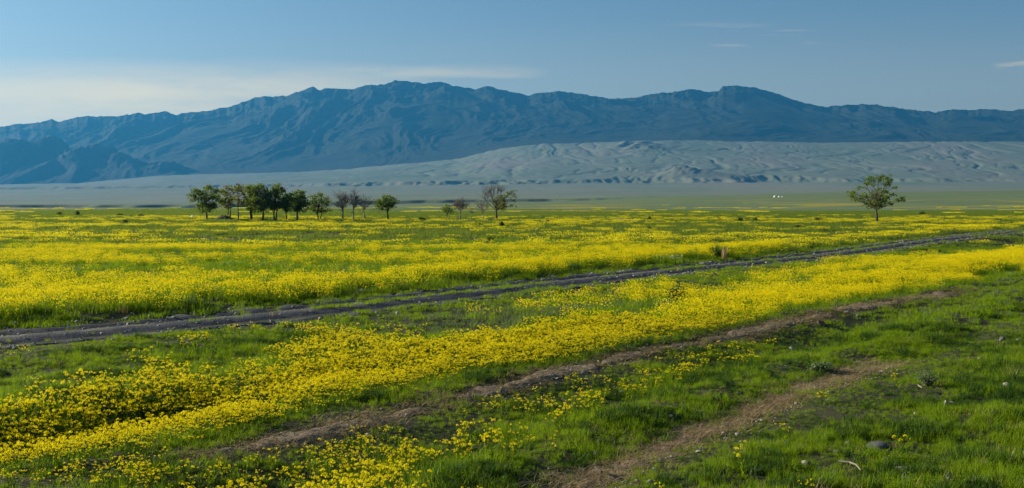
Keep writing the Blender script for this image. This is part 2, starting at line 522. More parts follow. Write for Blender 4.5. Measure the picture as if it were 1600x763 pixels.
def crest_attr(o, course, f):
    me = o.data; co = np.empty(len(me.vertices) * 3, np.float32); me.vertices.foreach_get('co', co); co = co.reshape(-1, 3)
    a = me.attributes.new('crest', 'FLOAT', 'POINT'); a.data.foreach_set('value', f(course.dist(co[:, 0], co[:, 1]), co[:, 0], co[:, 1]).astype(np.float32))


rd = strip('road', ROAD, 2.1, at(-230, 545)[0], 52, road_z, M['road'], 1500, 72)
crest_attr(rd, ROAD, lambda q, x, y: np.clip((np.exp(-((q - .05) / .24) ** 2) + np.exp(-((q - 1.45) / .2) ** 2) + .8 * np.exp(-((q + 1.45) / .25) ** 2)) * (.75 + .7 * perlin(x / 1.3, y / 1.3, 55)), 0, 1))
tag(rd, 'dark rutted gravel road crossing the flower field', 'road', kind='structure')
p1 = strip('path', PATH1, 1.1, -6.5, 13.6, path_z(lambda x: sst(-4.6, -2.6, x) * (1 - sst(12.0, 13.4, x)) * (0.93 + .07 * np.sin(x * 1.7)), .28), M['path'], 900, 48)
tag(p1, 'long brown bare wheel track beside the yellow flower strip', 'path', kind='structure')
p2 = strip('path.001', PATH2, 1.1, -0.1, 6.6, path_z(lambda x: sst(.0, .7, x) * (1 - sst(5.2, 5.7, x) * .55) * (1 - sst(6.1, 6.5, x)), .20), M['path'], 500, 48)
tag(p2, 'shorter bare earth wheel track fading out in the grass', 'path', kind='structure')

# ------------------------------------------------------------------ mountains
sky_px = [(-2600, 236), (-1600, 228), (-1000, 226), (-700, 214), (-400, 216), (-200, 205),
          (0, 198.6), (31, 193.4), (58, 192.8), (81, 186), (93, 190.7), (120, 183), (144, 181.8), (172, 182), (203, 179.7), (215, 175), (227, 179.7), (254, 173.5), (275, 180), (285, 177), (320, 173.8), (351, 168.7), (378, 160.8), (400, 152), (416, 150.5), (447, 151), (464, 144), (488, 135.7), (498, 140.8), (512, 137.8), (550, 140), (569, 133.3), (600, 132.6), (617, 125.7), (665, 130), (687, 127.4), (706, 133.3), (741, 139), (766, 134.7), (789, 142), (826, 149), (844, 145), (878, 142.5), (912, 147), (957, 155), (991, 153), (1016, 147), (1050, 143.6), (1083, 138.8), (1101, 144.6), (1122, 143), (1129, 135), (1150, 133), (1187, 138.4), (1222, 148.7), (1239, 156.6), (1287, 167.6), (1301, 166), (1342, 162.5), (1370, 163.5), (1407, 170), (1462, 176.6), (1486, 171), (1521, 172), (1545, 170), (1579, 173.5), (1600, 170),
          (1750, 178), (1900, 170), (2100, 186), (2400, 180), (2800, 200), (3400, 214), (4400, 222)]
skyl = tab(sky_px)
left_px = tab([(-2600, 262), (-1200, 250), (-500, 235), (-200, 232), (0, 231), (60, 229), (120, 237), (200, 243), (260, 254), (330, 270), (420, 286), (4400, 300)])
mu_in = np.linspace(-.47, .47, 1000)
mu_l = -.47 - np.cumsum(np.linspace(.0015, .014, 70)); MU = np.concatenate([mu_l[::-1], mu_in, -mu_l])
YB, YC, YE = 7050.0, 9800.0, 12200.0
Ym = np.concatenate([np.linspace(YB, YC, 250), np.linspace(YC + 30, YE, 40)])
XM, YM = MU[None] * Ym[:, None], np.repeat(Ym[:, None], len(MU), 1)
pxm = 800 + F * MU
jag = 2.0 * fbm(pxm / 16, pxm * 0, 4, 71, .6)
target = (HY - (skyl(pxm) + jag * .8)) / F
zbm = H + (HY - y_baj(pxm)) * 7150 / F - 30
_sm = np.convolve(np.pad(skyl(np.linspace(-2600, 4400, 1401)), 16, 'edge'), np.ones(33) / 33, 'valid')
zcm = H + (HY - np.interp(pxm, np.linspace(-2600, 4400, 1401), _sm)) / F * YC
t = np.clip((YM - YB) / (YC - YB), 0, 1); tb = np.clip((YM - YC) / (YE - YC), 0, 1)
env = .18 * t + .82 * t ** 1.45
wx = XM + 380 * fbm(XM / 1500, YM / 1500, 3, 72); wy = YM + 300 * fbm(XM / 1300, YM / 1300, 3, 73)
r1 = ridged(wx / 1050, wy / 2300, 6, 74, .52); r2 = ridged(wx / 380 + 5, wy / 620, 5, 75, .55)
r1 = (r1 - r1.mean()) / r1.std(); r2 = (r2 - r2.mean()) / r2.std()
r3 = fbm(wx / 130, wy / 150, 5, 79, .6)
rel = (1 + .10 * r1 * (1 - .62 * t) + .030 * r2 * (1 - .5 * t) + .020 * r3)
ZM = zbm[None] + (zcm - zbm)[None] * env * rel
for _ in range(3):
    a = ((ZM - H) / YM); front = np.where(YM <= YC, a, -1).max(0)
    k = (target) / front
    kk = 1 + (k - 1)[None] * t ** 5
    ZM = np.where(YM <= YC, zbm[None] + (ZM - zbm[None]) * kk, ZM)
zcrest = ZM[np.argmax(Ym >= YC) - 1] if False else ZM[249]
ZM = np.where(YM > YC, zcrest[None] * (1 - tb) ** 1.2 * (1 - .1 * np.abs(r1) * tb) - tb * 40, ZM)
# the nearer dark spur on the left
zl = H + (HY - left_px(pxm)) * 7600 / F
d = (YM - 7600) / np.where(YM < 7600, 620, 900)
spur = zbm[None] - 20 + (zl - zbm + 20)[None] * np.clip(1 - np.abs(d) ** 1.15, -.3, 1) * (1 + .10 * r2 + .05 * r1 + .10 * fbm(XM / 150, YM / 180, 4, 77)) * (1 - sst(250, 480, pxm))[None]
ZM = np.maximum(ZM, spur)
mt = link('mountains', grid_mesh('mountains', XM, YM, ZM, M['mountain']))
tag(mt, 'long blue shaded mountain range with jagged crest', 'mountains', kind='structure')
Z_TOP = float(ZM.max())

# ------------------------------------------------------------------ where the flowers stand
strip_up = tab([(-900, 715), (-300, 645), (0, 612), (200, 585), (400, 560), (600, 527), (800, 505), (1000, 478), (1100, 462), (1200, 447), (1400, 416), (1600, 386), (1900, 352), (2400, 330)])
strip_lo = tab([(-900, 830), (-300, 765), (0, 728), (180, 712), (330, 678), (600, 618), (800, 572), (1000, 535), (1200, 499), (1340, 465), (1500, 439), (1600, 417), (1900, 375), (2400, 335)])


def flower_density(X, Y):
    """0..1 cover of flowering plants"""
    px, py = pix(X, Y, .28)
    sr = ROAD.dist(X, Y); s1 = PATH1.dist(X, Y); s2 = PATH2.dist(X, Y)
    nA = fbm(X / 9, Y / 9, 4, 81); nB = fbm(X / 2.2, Y / 2.2, 3, 82); nC = fbm(X / 34, Y / 26, 4, 83); nD = fbm(X / .7, Y / .7, 2, 84)
    edge = 10 * nB + 6 * nA + 5 * nD
    # strip on the near side
    wpx = np.clip((py - HY) / 20, 2, 12)
    dS = sst(0, 1, (py + edge * .6 - strip_up(px)) / wpx) * sst(0, 1, (strip_lo(px) - py + edge) / (wpx * (2 + 2 * (px < 750))))
    dS = dS * np.clip(.97 + .45 * nB, .35, 1)
    # field beyond the road
    bands = sst(-.04, .34, fbm(X / 20, Y / 6.5, 4, 85) * .8 + nC * .55 + .02)
    dF = sst(1.7, 3.0, sr + .5 * nB) * (.015 + .55 * bands ** 1.5) * np.clip(.8 + .6 * nB, .2, 1)
    edge_row = np.exp(-((sr - 3.6) / 1.5) ** 2)
    dF = np.maximum(dF, sst(1.9, 2.9, sr + .6 * nB) * edge_row * np.clip(.75 + .4 * nB, .25, 1))
    dF = dF * (1 - sst(170, 215, Y + 25 * nC) * (1 - .45 * sst(.25, .5, fbm(X / 80, Y / 45, 4, 86)))) * (1 - .35 * sst(60, 150, Y))
    # loose patches between road and strip
    betw = (sr < -1.6) & (py < strip_up(px) + 4)
    pB = sst(.12, .62, nB + .5 * nA + .16 * (px > 230) - .16 * sst(640, 980, px)) * .38
    pB = np.maximum(pB, .7 * np.exp(-(((px - 990) / 60) ** 2 + ((py - 443) / 7) ** 2)))
    pB = np.maximum(pB, .5 * sst(1120, 1220, px) * np.exp(-((py - np.interp(px, [1100, 1300, 1500], [437, 417, 398])) / 6) ** 2) * (1 - sst(1330, 1500, px)))
    dB = np.where(betw, pB * sst(2.6, 3.8, -sr), 0)
    # below the strip
    below = (py > strip_lo(px) - 2)
    p1 = .20 * sst(-.3, .5, nB + nD * .5) * (s1 > .55)                                   # ridge above the first track
    p1 = np.maximum(p1, .55 * (s1 > .5) * (s1 < 1.6) * (1 - sst(200, 900, px)) * sst(-.4, .3, nB))
    p2 = .26 * (s1 < -.6) * (s2 > .5) * (1 - sst(850, 1060, px)) * sst(-.35, .45, nB + nA * .4 + nD * .3)
    p2 = np.maximum(p2, .24 * (s1 < -.5) * (s2 > .7) * (1 - sst(950, 1260, px)) * sst(-.35, .45, nB + nA * .4) * sst(-2.6, -.8, s1))
    p2 = np.maximum(p2, .34 * (s1 < -.5) * (1 - sst(600, 860, px)) * sst(-.35, .4, nB + .15))
    p2 = np.maximum(p2, .62 * (1 - sst(330, 520, px)) * sst(-.5, .25, nB + .2 * nD))
    p3 = .0022 * (s2 < -.6) * (px < 1450)
    dL = np.where(below, np.maximum(np.maximum(p1, p2), p3), 0)
    d = np.where(sr > 1.2, dF, np.maximum(np.maximum(dS, dB), dL))
    d = d * (np.abs(sr) > 1.5) * ((np.abs(s1 + .1) > .42) | (X < -3.0))
    return np.clip(d, 0, 1)


def bare(X, Y):
    """1 where nothing grows (road and tracks)"""
    sr = np.abs(ROAD.dist(X, Y)) + .5 * fbm(X / 1.2, Y / 1.2, 3, 91); s1 = PATH1.dist(X, Y) ; s2 = PATH2.dist(X, Y)
    n = .17 * fbm(X / .8, Y / .8, 4, 61)
    a1 = sst(-4.6, -2.6, X) * (1 - sst(12.0, 13.4, X)) * (.93 + .07 * np.sin(X * 1.7)); a2 = sst(.0, .7, X) * (1 - sst(5.2, 5.7, X) * .55) * (1 - sst(6.1, 6.5, X))
    mid = np.exp(-(ROAD.dist(X, Y) / .26) ** 2) * sst(-.1, .3, fbm(X / 2.5, Y / 2.5, 3, 93))
    b = np.maximum((1 - sst(1.3, 1.7, sr)) * (1 - .9 * mid), np.maximum(1 - sst(.22, .46, np.abs(s1) + n + (1 - a1) * 1.2), 1 - sst(.04, .27, np.abs(s2) + n * 1.5 + (1 - a2) * 1.2)))
    # stony bare spots in the lower right
    px, py = pix(X, Y, 0)
    sp = sst(.42, .62, fbm(X / 1.1, Y / 1.1, 3, 92)) * sst(1150, 1350, px) * (s2 < -.5)
    return np.maximum(b, sp * .8)


def grass_height(X, Y):
    s1 = PATH1.dist(X, Y); s2 = PATH2.dist(X, Y); sr = ROAD.dist(X, Y)
    h = .58 + .45 * fbm(X / .9, Y / .9, 3, 95) + .30 * fbm(X / 3.2, Y / 3.2, 2, 96)
    h = h * (1 - sst(-3.6, -2.2, X) * (1 - (1 - .45 * np.exp(-((s1 + .6) / .5) ** 2)) * (1 - .35 * np.exp(-((s1 - .3) / .7) ** 2)))) * (1 - .6 * np.exp(-((s2 + .6) / .6) ** 2)) * (1 - .35 * np.exp(-((sr + 2.6) / 1.6) ** 2))
    return np.clip(h, .22, 1.5)


# ------------------------------------------------------------------ plant prototypes
def head_mesh(name, r, nflor, seed):
    random.seed(seed); b = MB()
    for i in range(nflor):
        th = random.uniform(0, 2 * math.pi); cz = random.uniform(-.25, 1) ; rr = math.sqrt(max(0, 1 - cz * cz))
        n = np.array([rr * math.cos(th), rr * math.sin(th), cz]); c = n * r * random.uniform(.75, 1.05) * np.array([1, 1, .75])
        n = n + np.array([random.uniform(-.5, .5), random.uniform(-.5, .5), random.uniform(-.2, .5)])
        s = r * random.uniform(.62, .85)
        nn = n / np.linalg.norm(n); a = np.cross(nn, (random.random(), random.random(), random.random())); a /= np.linalg.norm(a); bb = np.cross(nn, a)
        for (p, q) in ((a, bb), (bb, a)):                 # a four-petalled cross
            for sg in (1, -1):
                b.quad(tuple(c), tuple(c + sg * p * s * .5 + q * s * .22 + nn * s * .1), tuple(c + sg * p * s * .68 + nn * s * .05), tuple(c + sg * p * s * .5 - q * s * .22 + nn * s * .1))
    return b.mesh(name, M['petal'])


def plant_layout(seed):
    random.seed(seed)
    h = random.uniform(.30, .45)
    lean = (random.uniform(-.08, .08), random.uniform(-.08, .08))
    main = [(lean[0] * t * t, lean[1] * t * t, h * t) for t in (0, .35, .7, 1)]
    heads = [(main[-1], random.uniform(.85, 1.2))]
    branches = []
    for i in range(random.randint(3, 6)):
        t = random.uniform(.3, .8); a = random.uniform(0, 6.28); L = random.uniform(.10, .2)
        s = (lean[0] * t * t, lean[1] * t * t, h * t)
        mid = (s[0] + math.cos(a) * L * .55, s[1] + math.sin(a) * L * .55, s[2] + L * .55)
        e = (s[0] + math.cos(a) * L * .8, s[1] + math.sin(a) * L * .8, min(s[2] + L * 1.3, h * 1.08))
        branches.append((s, mid, e)); heads.append((e, random.uniform(.6, 1.05)))
    return h, main, branches, heads


def stem_mb(b, main, branches, mi=0):
    b.tube(main, [.006, .005, .004, .003], 4, mi)
    for s, m_, e in branches: b.tube([s, m_, e], [.0035, .003, .0025], 3, mi)


def foliage_mb(b, h, seed, mi=0):
    random.seed(seed + 5)
    for i in range(random.randint(9, 14)):
        a = random.uniform(0, 6.28); z = random.uniform(.0, h * .62) ** 1.1
        b.blade((random.uniform(-.015, .015), random.uniform(-.015, .015), z), a, random.uniform(.10, .2) * (1.1 - z / h * .7), random.uniform(.016, .034), random.uniform(.7, 1.5), mi)


HEADS = [head_mesh('flower_head', .027, 9, 3), head_mesh('flower_head', .023, 8, 4), head_mesh('flower_head', .030, 10, 5)]


def proto(name, me):
    return bpy.data.objects.new(name, me)


def coll(name, objs):
    c = bpy.data.collections.new(name)
    for o in objs: c.objects.link(o)
    return c


def merge_mesh_into(b, me, loc, s, rz, mi):
    c, sn = math.cos(rz), math.sin(rz); n0 = len(b.v)
    for v in me.vertices:
        x, y, z = v.co
        b.v.append((loc[0] + s * (c * x - sn * y), loc[1] + s * (sn * x + c * y), loc[2] + s * z))
    for p in me.polygons:
        b.f.append(tuple(n0 + i for i in p.vertices)); b.m.append(mi)


def near_plant(i):
    h, main, br, heads = plant_layout(100 + i)
    b = MB(); stem_mb(b, main, br, 0); foliage_mb(b, h, 100 + i, 1)
    random.seed(i)
    for j, (p, s) in enumerate(heads): merge_mesh_into(b, HEADS[(i + j) % 3], p, s, random.uniform(0, 6), 2)
    return proto('flower_near_%02d' % i, b.mesh('flowering_plant', [M['stem'], M['grass'], M['petal']]))


def clump(i, r, nh, hs, ng, gh, gw, zlo=.26, zhi=.5, quads=3, green='grass'):
    random.seed(500 + i); b = MB()
    for k in range(ng):
        a = random.uniform(0, 6.28); d = r * math.sqrt(random.random())
        b.blade((d * math.cos(a), d * math.sin(a), 0), random.uniform(0, 6.28), gh * random.uniform(.55, 1.1), gw * random.uniform(.7, 1.3), random.uniform(.1, .7), 0)
    for k in range(nh):
        a = random.uniform(0, 6.28); d = r * math.sqrt(random.random()); z = zhi - (zhi - zlo) * random.random() ** 1.6
        c = (d * math.cos(a), d * math.sin(a), z)
        for q in range(quads):
            b.leafquad((c[0] + random.uniform(-.3, .3) * hs, c[1] + random.uniform(-.3, .3) * hs, c[2] + random.uniform(-.3, .3) * hs), hs * random.uniform(.8, 1.2), (random.uniform(-1, 1), random.uniform(-1, 1), random.uniform(.1, 1)), 1, 1.4)
    return proto('flower_clump_%02d' % i, b.mesh('flower_clump', [M[green], M['petal']]))


def tuft(i, n, r, h, w, m='grass', lean=(.1, .8), nm='grass_tuft'):
    random.seed(900 + i); b = MB()
    for k in range(n):
        a = random.uniform(0, 6.28); d = r * math.sqrt(random.random())
        b.blade((d * math.cos(a), d * math.sin(a), -.01), random.uniform(0, 6.28), h * random.uniform(.5, 1.15), w * random.uniform(.7, 1.3), random.uniform(*lean), 0, 3 if h / w > 12 else 2)
    return proto('%s_%02d' % (nm, i), b.mesh(nm, [M[m]]))


def broadleaf(i):
    random.seed(1200 + i); b = MB()
    for k in range(46):
        a = random.uniform(0, 6.28); d = .13 * math.sqrt(random.random())
        b.leafquad((d * math.cos(a), d * math.sin(a), random.uniform(.01, .09)), random.uniform(.018, .034), (random.uniform(-.6, .6), random.uniform(-.6, .6), 1), 0, 1.5)
    return proto('grass_tuft_%02d' % i, b.mesh('leafy_weed', [M['grass']]))


C_FL0 = coll('flowers near', [near_plant(i) for i in range(9)])
C_FL1 = coll('flowers middle', [clump(i, .24, 30, .024, 44, .31, .010, .18, .36) for i in range(6)])
C_FL2 = coll('flowers far', [clump(20 + i, .65, 90, .050, 130, .38, .020, .2, .36, quads=1, green='grass_far') for i in range(5)])
C_FL3 = coll('flowers distant', [clump(40 + i, 2.4, 170, .14, 150, .40, .06, .2, .36, quads=1, green='grass_far') for i in range(4)])
C_GR0 = coll('grass near', [tuft(0, 42, .12, .15, .0075), tuft(1, 38, .11, .20, .0075), tuft(2, 46, .13, .12, .008), tuft(3, 30, .09, .24, .007), broadleaf(4), tuft(5, 44, .12, .16, .007), tuft(6, 12, .08, .2, .006, 'dry'), tuft(7, 26, .09, .15, .016, 'herb', (.2, 1.0)), tuft(8, 44, .13, .21, .010, 'grass_dark'), tuft(9, 40, .12, .17, .016, 'grass_dark', (.2, 1.0))])
C_ST = coll('straw litter', [tuft(60 + i, 9, .12, .07, .007, 'dry', (2.2, 4.0), 'straw') for i in range(4)])
C_GR1 = coll('grass middle', [tuft(10, 46, .28, .20, .017), tuft(11, 46, .28, .24, .016), tuft(12, 50, .26, .16, .018), tuft(13, 36, .24, .28, .02, 'herb', (.1, .6))])
C_GR2 = coll('grass far', [tuft(20 + i, 90, .9, .24, .05, 'grass_far') for i in range(4)])


def scatter(y0, y1, dens, umax, keep):
    A = umax * (y1 * y1 - y0 * y0); n = int(A * dens)
    Y = np.sqrt(RNG.uniform(y0 * y0, y1 * y1, n)); X = RNG.uniform(-umax, umax, n) * Y
    k = RNG.random(n) < keep(X, Y)
    return X[k], Y[k]


def gn_object(name, parts, label, cat):
    """one object: several point sets, each instancing one set of plant shapes"""
    allp, seti = [], []
    co = np.concatenate([p[1] for p in parts]); n = len(co)
    me = bpy.data.meshes.new(name); me.vertices.add(n); me.vertices.foreach_set('co', co.astype(np.float32).ravel())

    def attr(nm, ty, dat, key):
        a = me.attributes.new(nm, ty, 'POINT'); a.data.foreach_set(key, dat)
    rot = np.concatenate([p[2] for p in parts]).astype(np.float32)
    attr('turn', 'FLOAT_VECTOR', rot.ravel(), 'vector')
    attr('size', 'FLOAT', np.concatenate([p[3] for p in parts]).astype(np.float32), 'value')
    attr('variant', 'INT', np.concatenate([p[4] for p in parts]).astype(np.int32), 'value')
    attr('layer', 'INT', np.concatenate([np.full(len(p[1]), i) for i, p in enumerate(parts)]).astype(np.int32), 'value')
    o = link(name, me)
    ng = bpy.data.node_groups.new(name, 'GeometryNodeTree')
    ng.interface.new_socket('Geometry', in_out='INPUT', socket_type='NodeSocketGeometry')
    ng.interface.new_socket('Geometry', in_out='OUTPUT', socket_type='NodeSocketGeometry')
    gi = ng.nodes.new('NodeGroupInput'); go = ng.nodes.new('NodeGroupOutput')
    jn = ng.nodes.new('GeometryNodeJoinGeometry')

    def named(nm, ty):
        a = ng.nodes.new('GeometryNodeInputNamedAttribute'); a.data_type = ty; a.inputs['Name'].default_value = nm
        return a.outputs['Attribute']
    for i, p in enumerate(parts):
        inst = ng.nodes.new('GeometryNodeInstanceOnPoints')
        cmp_ = ng.nodes.new('FunctionNodeCompare'); cmp_.data_type = 'INT'; cmp_.operation = 'EQUAL'
        ng.links.new(named('layer', 'INT'), cmp_.inputs[2]); cmp_.inputs[3].default_value = i
        ci = ng.nodes.new('GeometryNodeCollectionInfo'); ci.inputs['Collection'].default_value = p[0]
        ci.inputs['Separate Children'].default_value = True; ci.inputs['Reset Children'].default_value = True
        er = ng.nodes.new('FunctionNodeEulerToRotation')
        ng.links.new(named('turn', 'FLOAT_VECTOR'), er.inputs[0])
        ng.links.new(gi.outputs[0], inst.inputs['Points']); ng.links.new(cmp_.outputs[0], inst.inputs['Selection'])
        ng.links.new(ci.outputs[0], inst.inputs['Instance']); inst.inputs['Pick Instance'].default_value = True
        ng.links.new(named('variant', 'INT'), inst.inputs['Instance Index'])
        ng.links.new(er.outputs[0], inst.inputs['Rotation']); ng.links.new(named('size', 'FLOAT'), inst.inputs['Scale'])
        ng.links.new(inst.outputs[0], jn.inputs[0])
    ng.links.new(jn.outputs[0], go.inputs[0])
    md = o.modifiers.new('scatter', 'NODES'); md.node_group = ng
    tag(o, label, cat, kind='stuff')
    return o


def layer(c, X, Y, size, var, tilt=.12, dz=0.0):
    n = len(X)
    co = np.stack([X, Y, zg(X, Y) + dz], 1)
    rot = np.stack([RNG.normal(0, tilt, n), RNG.normal(0, tilt, n), RNG.uniform(0, 6.283, n)], 1)
    return [c, co, rot, size, var]


# ---- flowers
fl = []
X, Y = scatter(7.2, 24, 135, .80, lambda x, y: flower_density(x, y))
var = RNG.integers(0, 9, len(X)); siz = RNG.uniform(.44, .76, len(X)) * (.62 + .38 * sst(.5, 2.0, np.abs(PATH1.dist(X, Y)))); rzs = RNG.uniform(0, 6.283, len(X))
# the 300 plants that show largest are objects of their own (built below)
vis = (np.abs(X) < .44 * Y)
px_, py_ = pix(X, Y, zg(X, Y))
vis &= (py_ < 800)
order = np.argsort(np.where(vis, Y, 1e9))[:300]
keepm = np.ones(len(X), bool); keepm[order] = False
near300 = (X[order], Y[order], var[order], siz[order], rzs[order])
fl.append(layer(C_FL0, X[keepm], Y[keepm], siz[keepm], var[keepm], .1))
X, Y = scatter(24, 62, 19, .6, flower_density)
fl.append(layer(C_FL1, X, Y, RNG.uniform(.75, 1.15, len(X)) * (.6 + .4 * sst(.5, 2.2, np.abs(PATH1.dist(X, Y)))), RNG.integers(0, 6, len(X)), .08))
X, Y = scatter(62, 230, 1.05, .62, flower_density)
fl.append(layer(C_FL2, X, Y, RNG.uniform(.8, 1.2, len(X)), RNG.integers(0, 5, len(X)), .04))
X, Y = scatter(230, 900, .075, .62, lambda x, y: flower_density(x, y) * (1 - sst(500, 900, y)))
fl.append(layer(C_FL3, X, Y, RNG.uniform(.8, 1.2, len(X)), RNG.integers(0, 4, len(X)), .01))
gn_object('wildflower_field', fl, 'dense drifts of yellow wildflowers over the plain on both sides of the road', 'wildflowers')

# ---- grass
gr = []
X, Y = scatter(6.0, 24, 165, .85, lambda x, y: (1 - bare(x, y) * .985) * (1 - .35 * flower_density(x, y)))
h_ = grass_height(X, Y); nz_ = fbm(X / 1.5, Y / 1.5, 3, 97)
v = RNG.choice(8, len(X), p=[.19, .16, .18, .10, .09, .18, .065, .035])
px_, py_ = pix(X, Y, 0)
v = np.where((nz_ > .25) & (RNG.random(len(X)) < .5) & (px_ > 1150), 4, v)
dk = fbm(X / .8, Y / .8, 3, 98) + .7 * fbm(X / 2.6, Y / 2.6, 2, 99)
v = np.where((dk > .22) & (RNG.random(len(X)) < .55), RNG.integers(8, 10, len(X)), v)
v = np.where((bare(X, Y) > .3) & (RNG.random(len(X)) < .4), 6, v)
gr.append(layer(C_GR0, X, Y, h_ * RNG.uniform(.75, 1.2, len(X)), v, .15))
X, Y = scatter(24, 75, 22, .66, lambda x, y: (1 - bare(x, y) * .99) * (1 - .5 * flower_density(x, y)))
px_, py_ = pix(X, Y, .1)
herb = np.exp(-(((px_ - 800) / 210) ** 2 + ((py_ - np.interp(px_, [600, 1000], [500, 465])) / 16) ** 2))
v = np.where(RNG.random(len(X)) < np.clip(herb * .8 + .05, 0, 1), 3, RNG.integers(0, 3, len(X)))
gr.append(layer(C_GR1, X, Y, np.clip(grass_height(X, Y), .4, 1.3) * RNG.uniform(.8, 1.15, len(X)), v, .1))
X, Y = scatter(75, 420, .42, .62, lambda x, y: (1 - bare(x, y)) * (1 - .6 * flower_density(x, y)) * (1 - .7 * sst(200, 420, y)))
gr.append(layer(C_GR2, X, Y, RNG.uniform(.75, 1.25, len(X)), RNG.integers(0, 4, len(X)), .03))
n = 2600; xs = RNG.uniform(-16, 48, n); ss = np.where(RNG.random(n) < .6, RNG.normal(.05, .13, n), RNG.choice([-1, 1], n) * RNG.normal(1.5, .14, n))
yc = np.interp(xs, ROAD.x, ROAD.y); sl = np.interp(xs, ROAD.x, ROAD.sl); q = np.sqrt(1 + sl * sl)
k_ = RNG.random(n) < (1 - .85 * sst(8, 26, xs)) * sst(-.25, .3, fbm(xs / 2.2, ss * 0 + .5, 3, 94))
gr.append(layer(C_GR1, (xs - sl / q * ss)[k_], (yc + ss / q)[k_], RNG.uniform(.3, .6, int(k_.sum())), RNG.integers(0, 3, int(k_.sum())), .1, .07))
for crs, a, b_, hw in ((PATH1, -3.2, 13.2, .2), (PATH2, .1, 6.4, .2)):
    n = 1700; xs = RNG.uniform(a, b_, n); ss = RNG.normal(0, hw, n)
    yc = np.interp(xs, crs.x, crs.y); sl = np.interp(xs, crs.x, crs.sl); q = np.sqrt(1 + sl * sl)
    gr.append(layer(C_ST, xs - sl / q * ss, yc + ss / q, RNG.uniform(.6, 1.3, n), RNG.integers(0, 4, n), .1, .03))
gn_object('grass', gr, 'fresh green meadow grass and low weeds covering the plain', 'grass')


# ---- loose gravel on the road, crumbs on the tracks
def pebble_mesh(i):
    random.seed(i); b = MB()
    import bmesh
    bm = bmesh.new(); bmesh.ops.create_icosphere(bm, subdivisions=1, radius=1)
    for vv in bm.verts:
        k = random.uniform(.75, 1.15); vv.co.x *= k * 1.2; vv.co.y *= k; vv.co.z *= k * .65
    me = bpy.data.meshes.new('pebble'); bm.to_mesh(me); bm.free(); me.materials.append(M['gravel'])
    return proto('pebble_%02d' % i, me)


C_PB = coll('pebbles', [pebble_mesh(i) for i in range(5)])
xs = RNG.uniform(-14, 46, 6000); ss = RNG.choice([-1.55, .05, 1.55, .05], 6000) + RNG.normal(0, .28, 6000)
yc = np.interp(xs, ROAD.x, ROAD.y); sl = np.interp(xs, ROAD.x, ROAD.sl); q = np.sqrt(1 + sl * sl)
gX, gY = xs - sl / q * ss, yc + ss / q
sz = np.clip(RNG.lognormal(-3.95, .5, 6000), .008, .07)
pb = [layer(C_PB, gX, gY, sz, RNG.integers(0, 5, 6000), .3, .055)]
for crs, a, b_ in ((PATH1, -2.6, 13), (PATH2, 0, 6.3)):
    n = 450; xs = RNG.uniform(a, b_, n); ss = RNG.normal(0, .33, n)
    yc = np.interp(xs, crs.x, crs.y); sl = np.interp(xs, crs.x, crs.sl); q = np.sqrt(1 + sl * sl)
    pb.append(layer(C_PB, xs - sl / q * ss, yc + ss / q, np.clip(RNG.lognormal(-4.4, .45, n), .005, .03), RNG.integers(0, 5, n), .3, .025))
gn_object('gravel', pb, 'loose grey gravel scattered along the road and tracks', 'gravel')

# ------------------------------------------------------------------ the nearest flowering plants, one object each
protos = []
for i in range(9):
    h, main, br, heads = plant_layout(100 + i)
    b = MB(); stem_mb(b, main, br, 0); sm = b.mesh('stem', M['stem'])
    b = MB(); foliage_mb(b, h, 100 + i, 0); fm = b.mesh('foliage', M['grass'])
    random.seed(i)
    hd = [(HEADS[(i + j) % 3], p, s, random.uniform(0, 6)) for j, (p, s) in enumerate(heads)]
    protos.append((sm, fm, hd))
X, Y, V, S, RZ = near300
Zp = zg(X, Y)
for x, y, z, vv, s, rz in zip(X, Y, Zp, V, S, RZ):
    sm, fm, hd = protos[int(vv)]
    o = empty('flowering_plant', (float(x), float(y), float(z)), float(rz)); o.scale = (float(s),) * 3
    tag(o, 'slender yellow flowering plant among the nearest ones at the bottom of the meadow', 'wildflower', 'nearest yellow flowering plants')
    link('stem', sm, o); link('foliage', fm, o)
    for me, p, hs, hr in hd:
        c = link('flower_head', me, o); c.location = p; c.scale = (hs,) * 3; c.rotation_euler = (0, 0, hr)


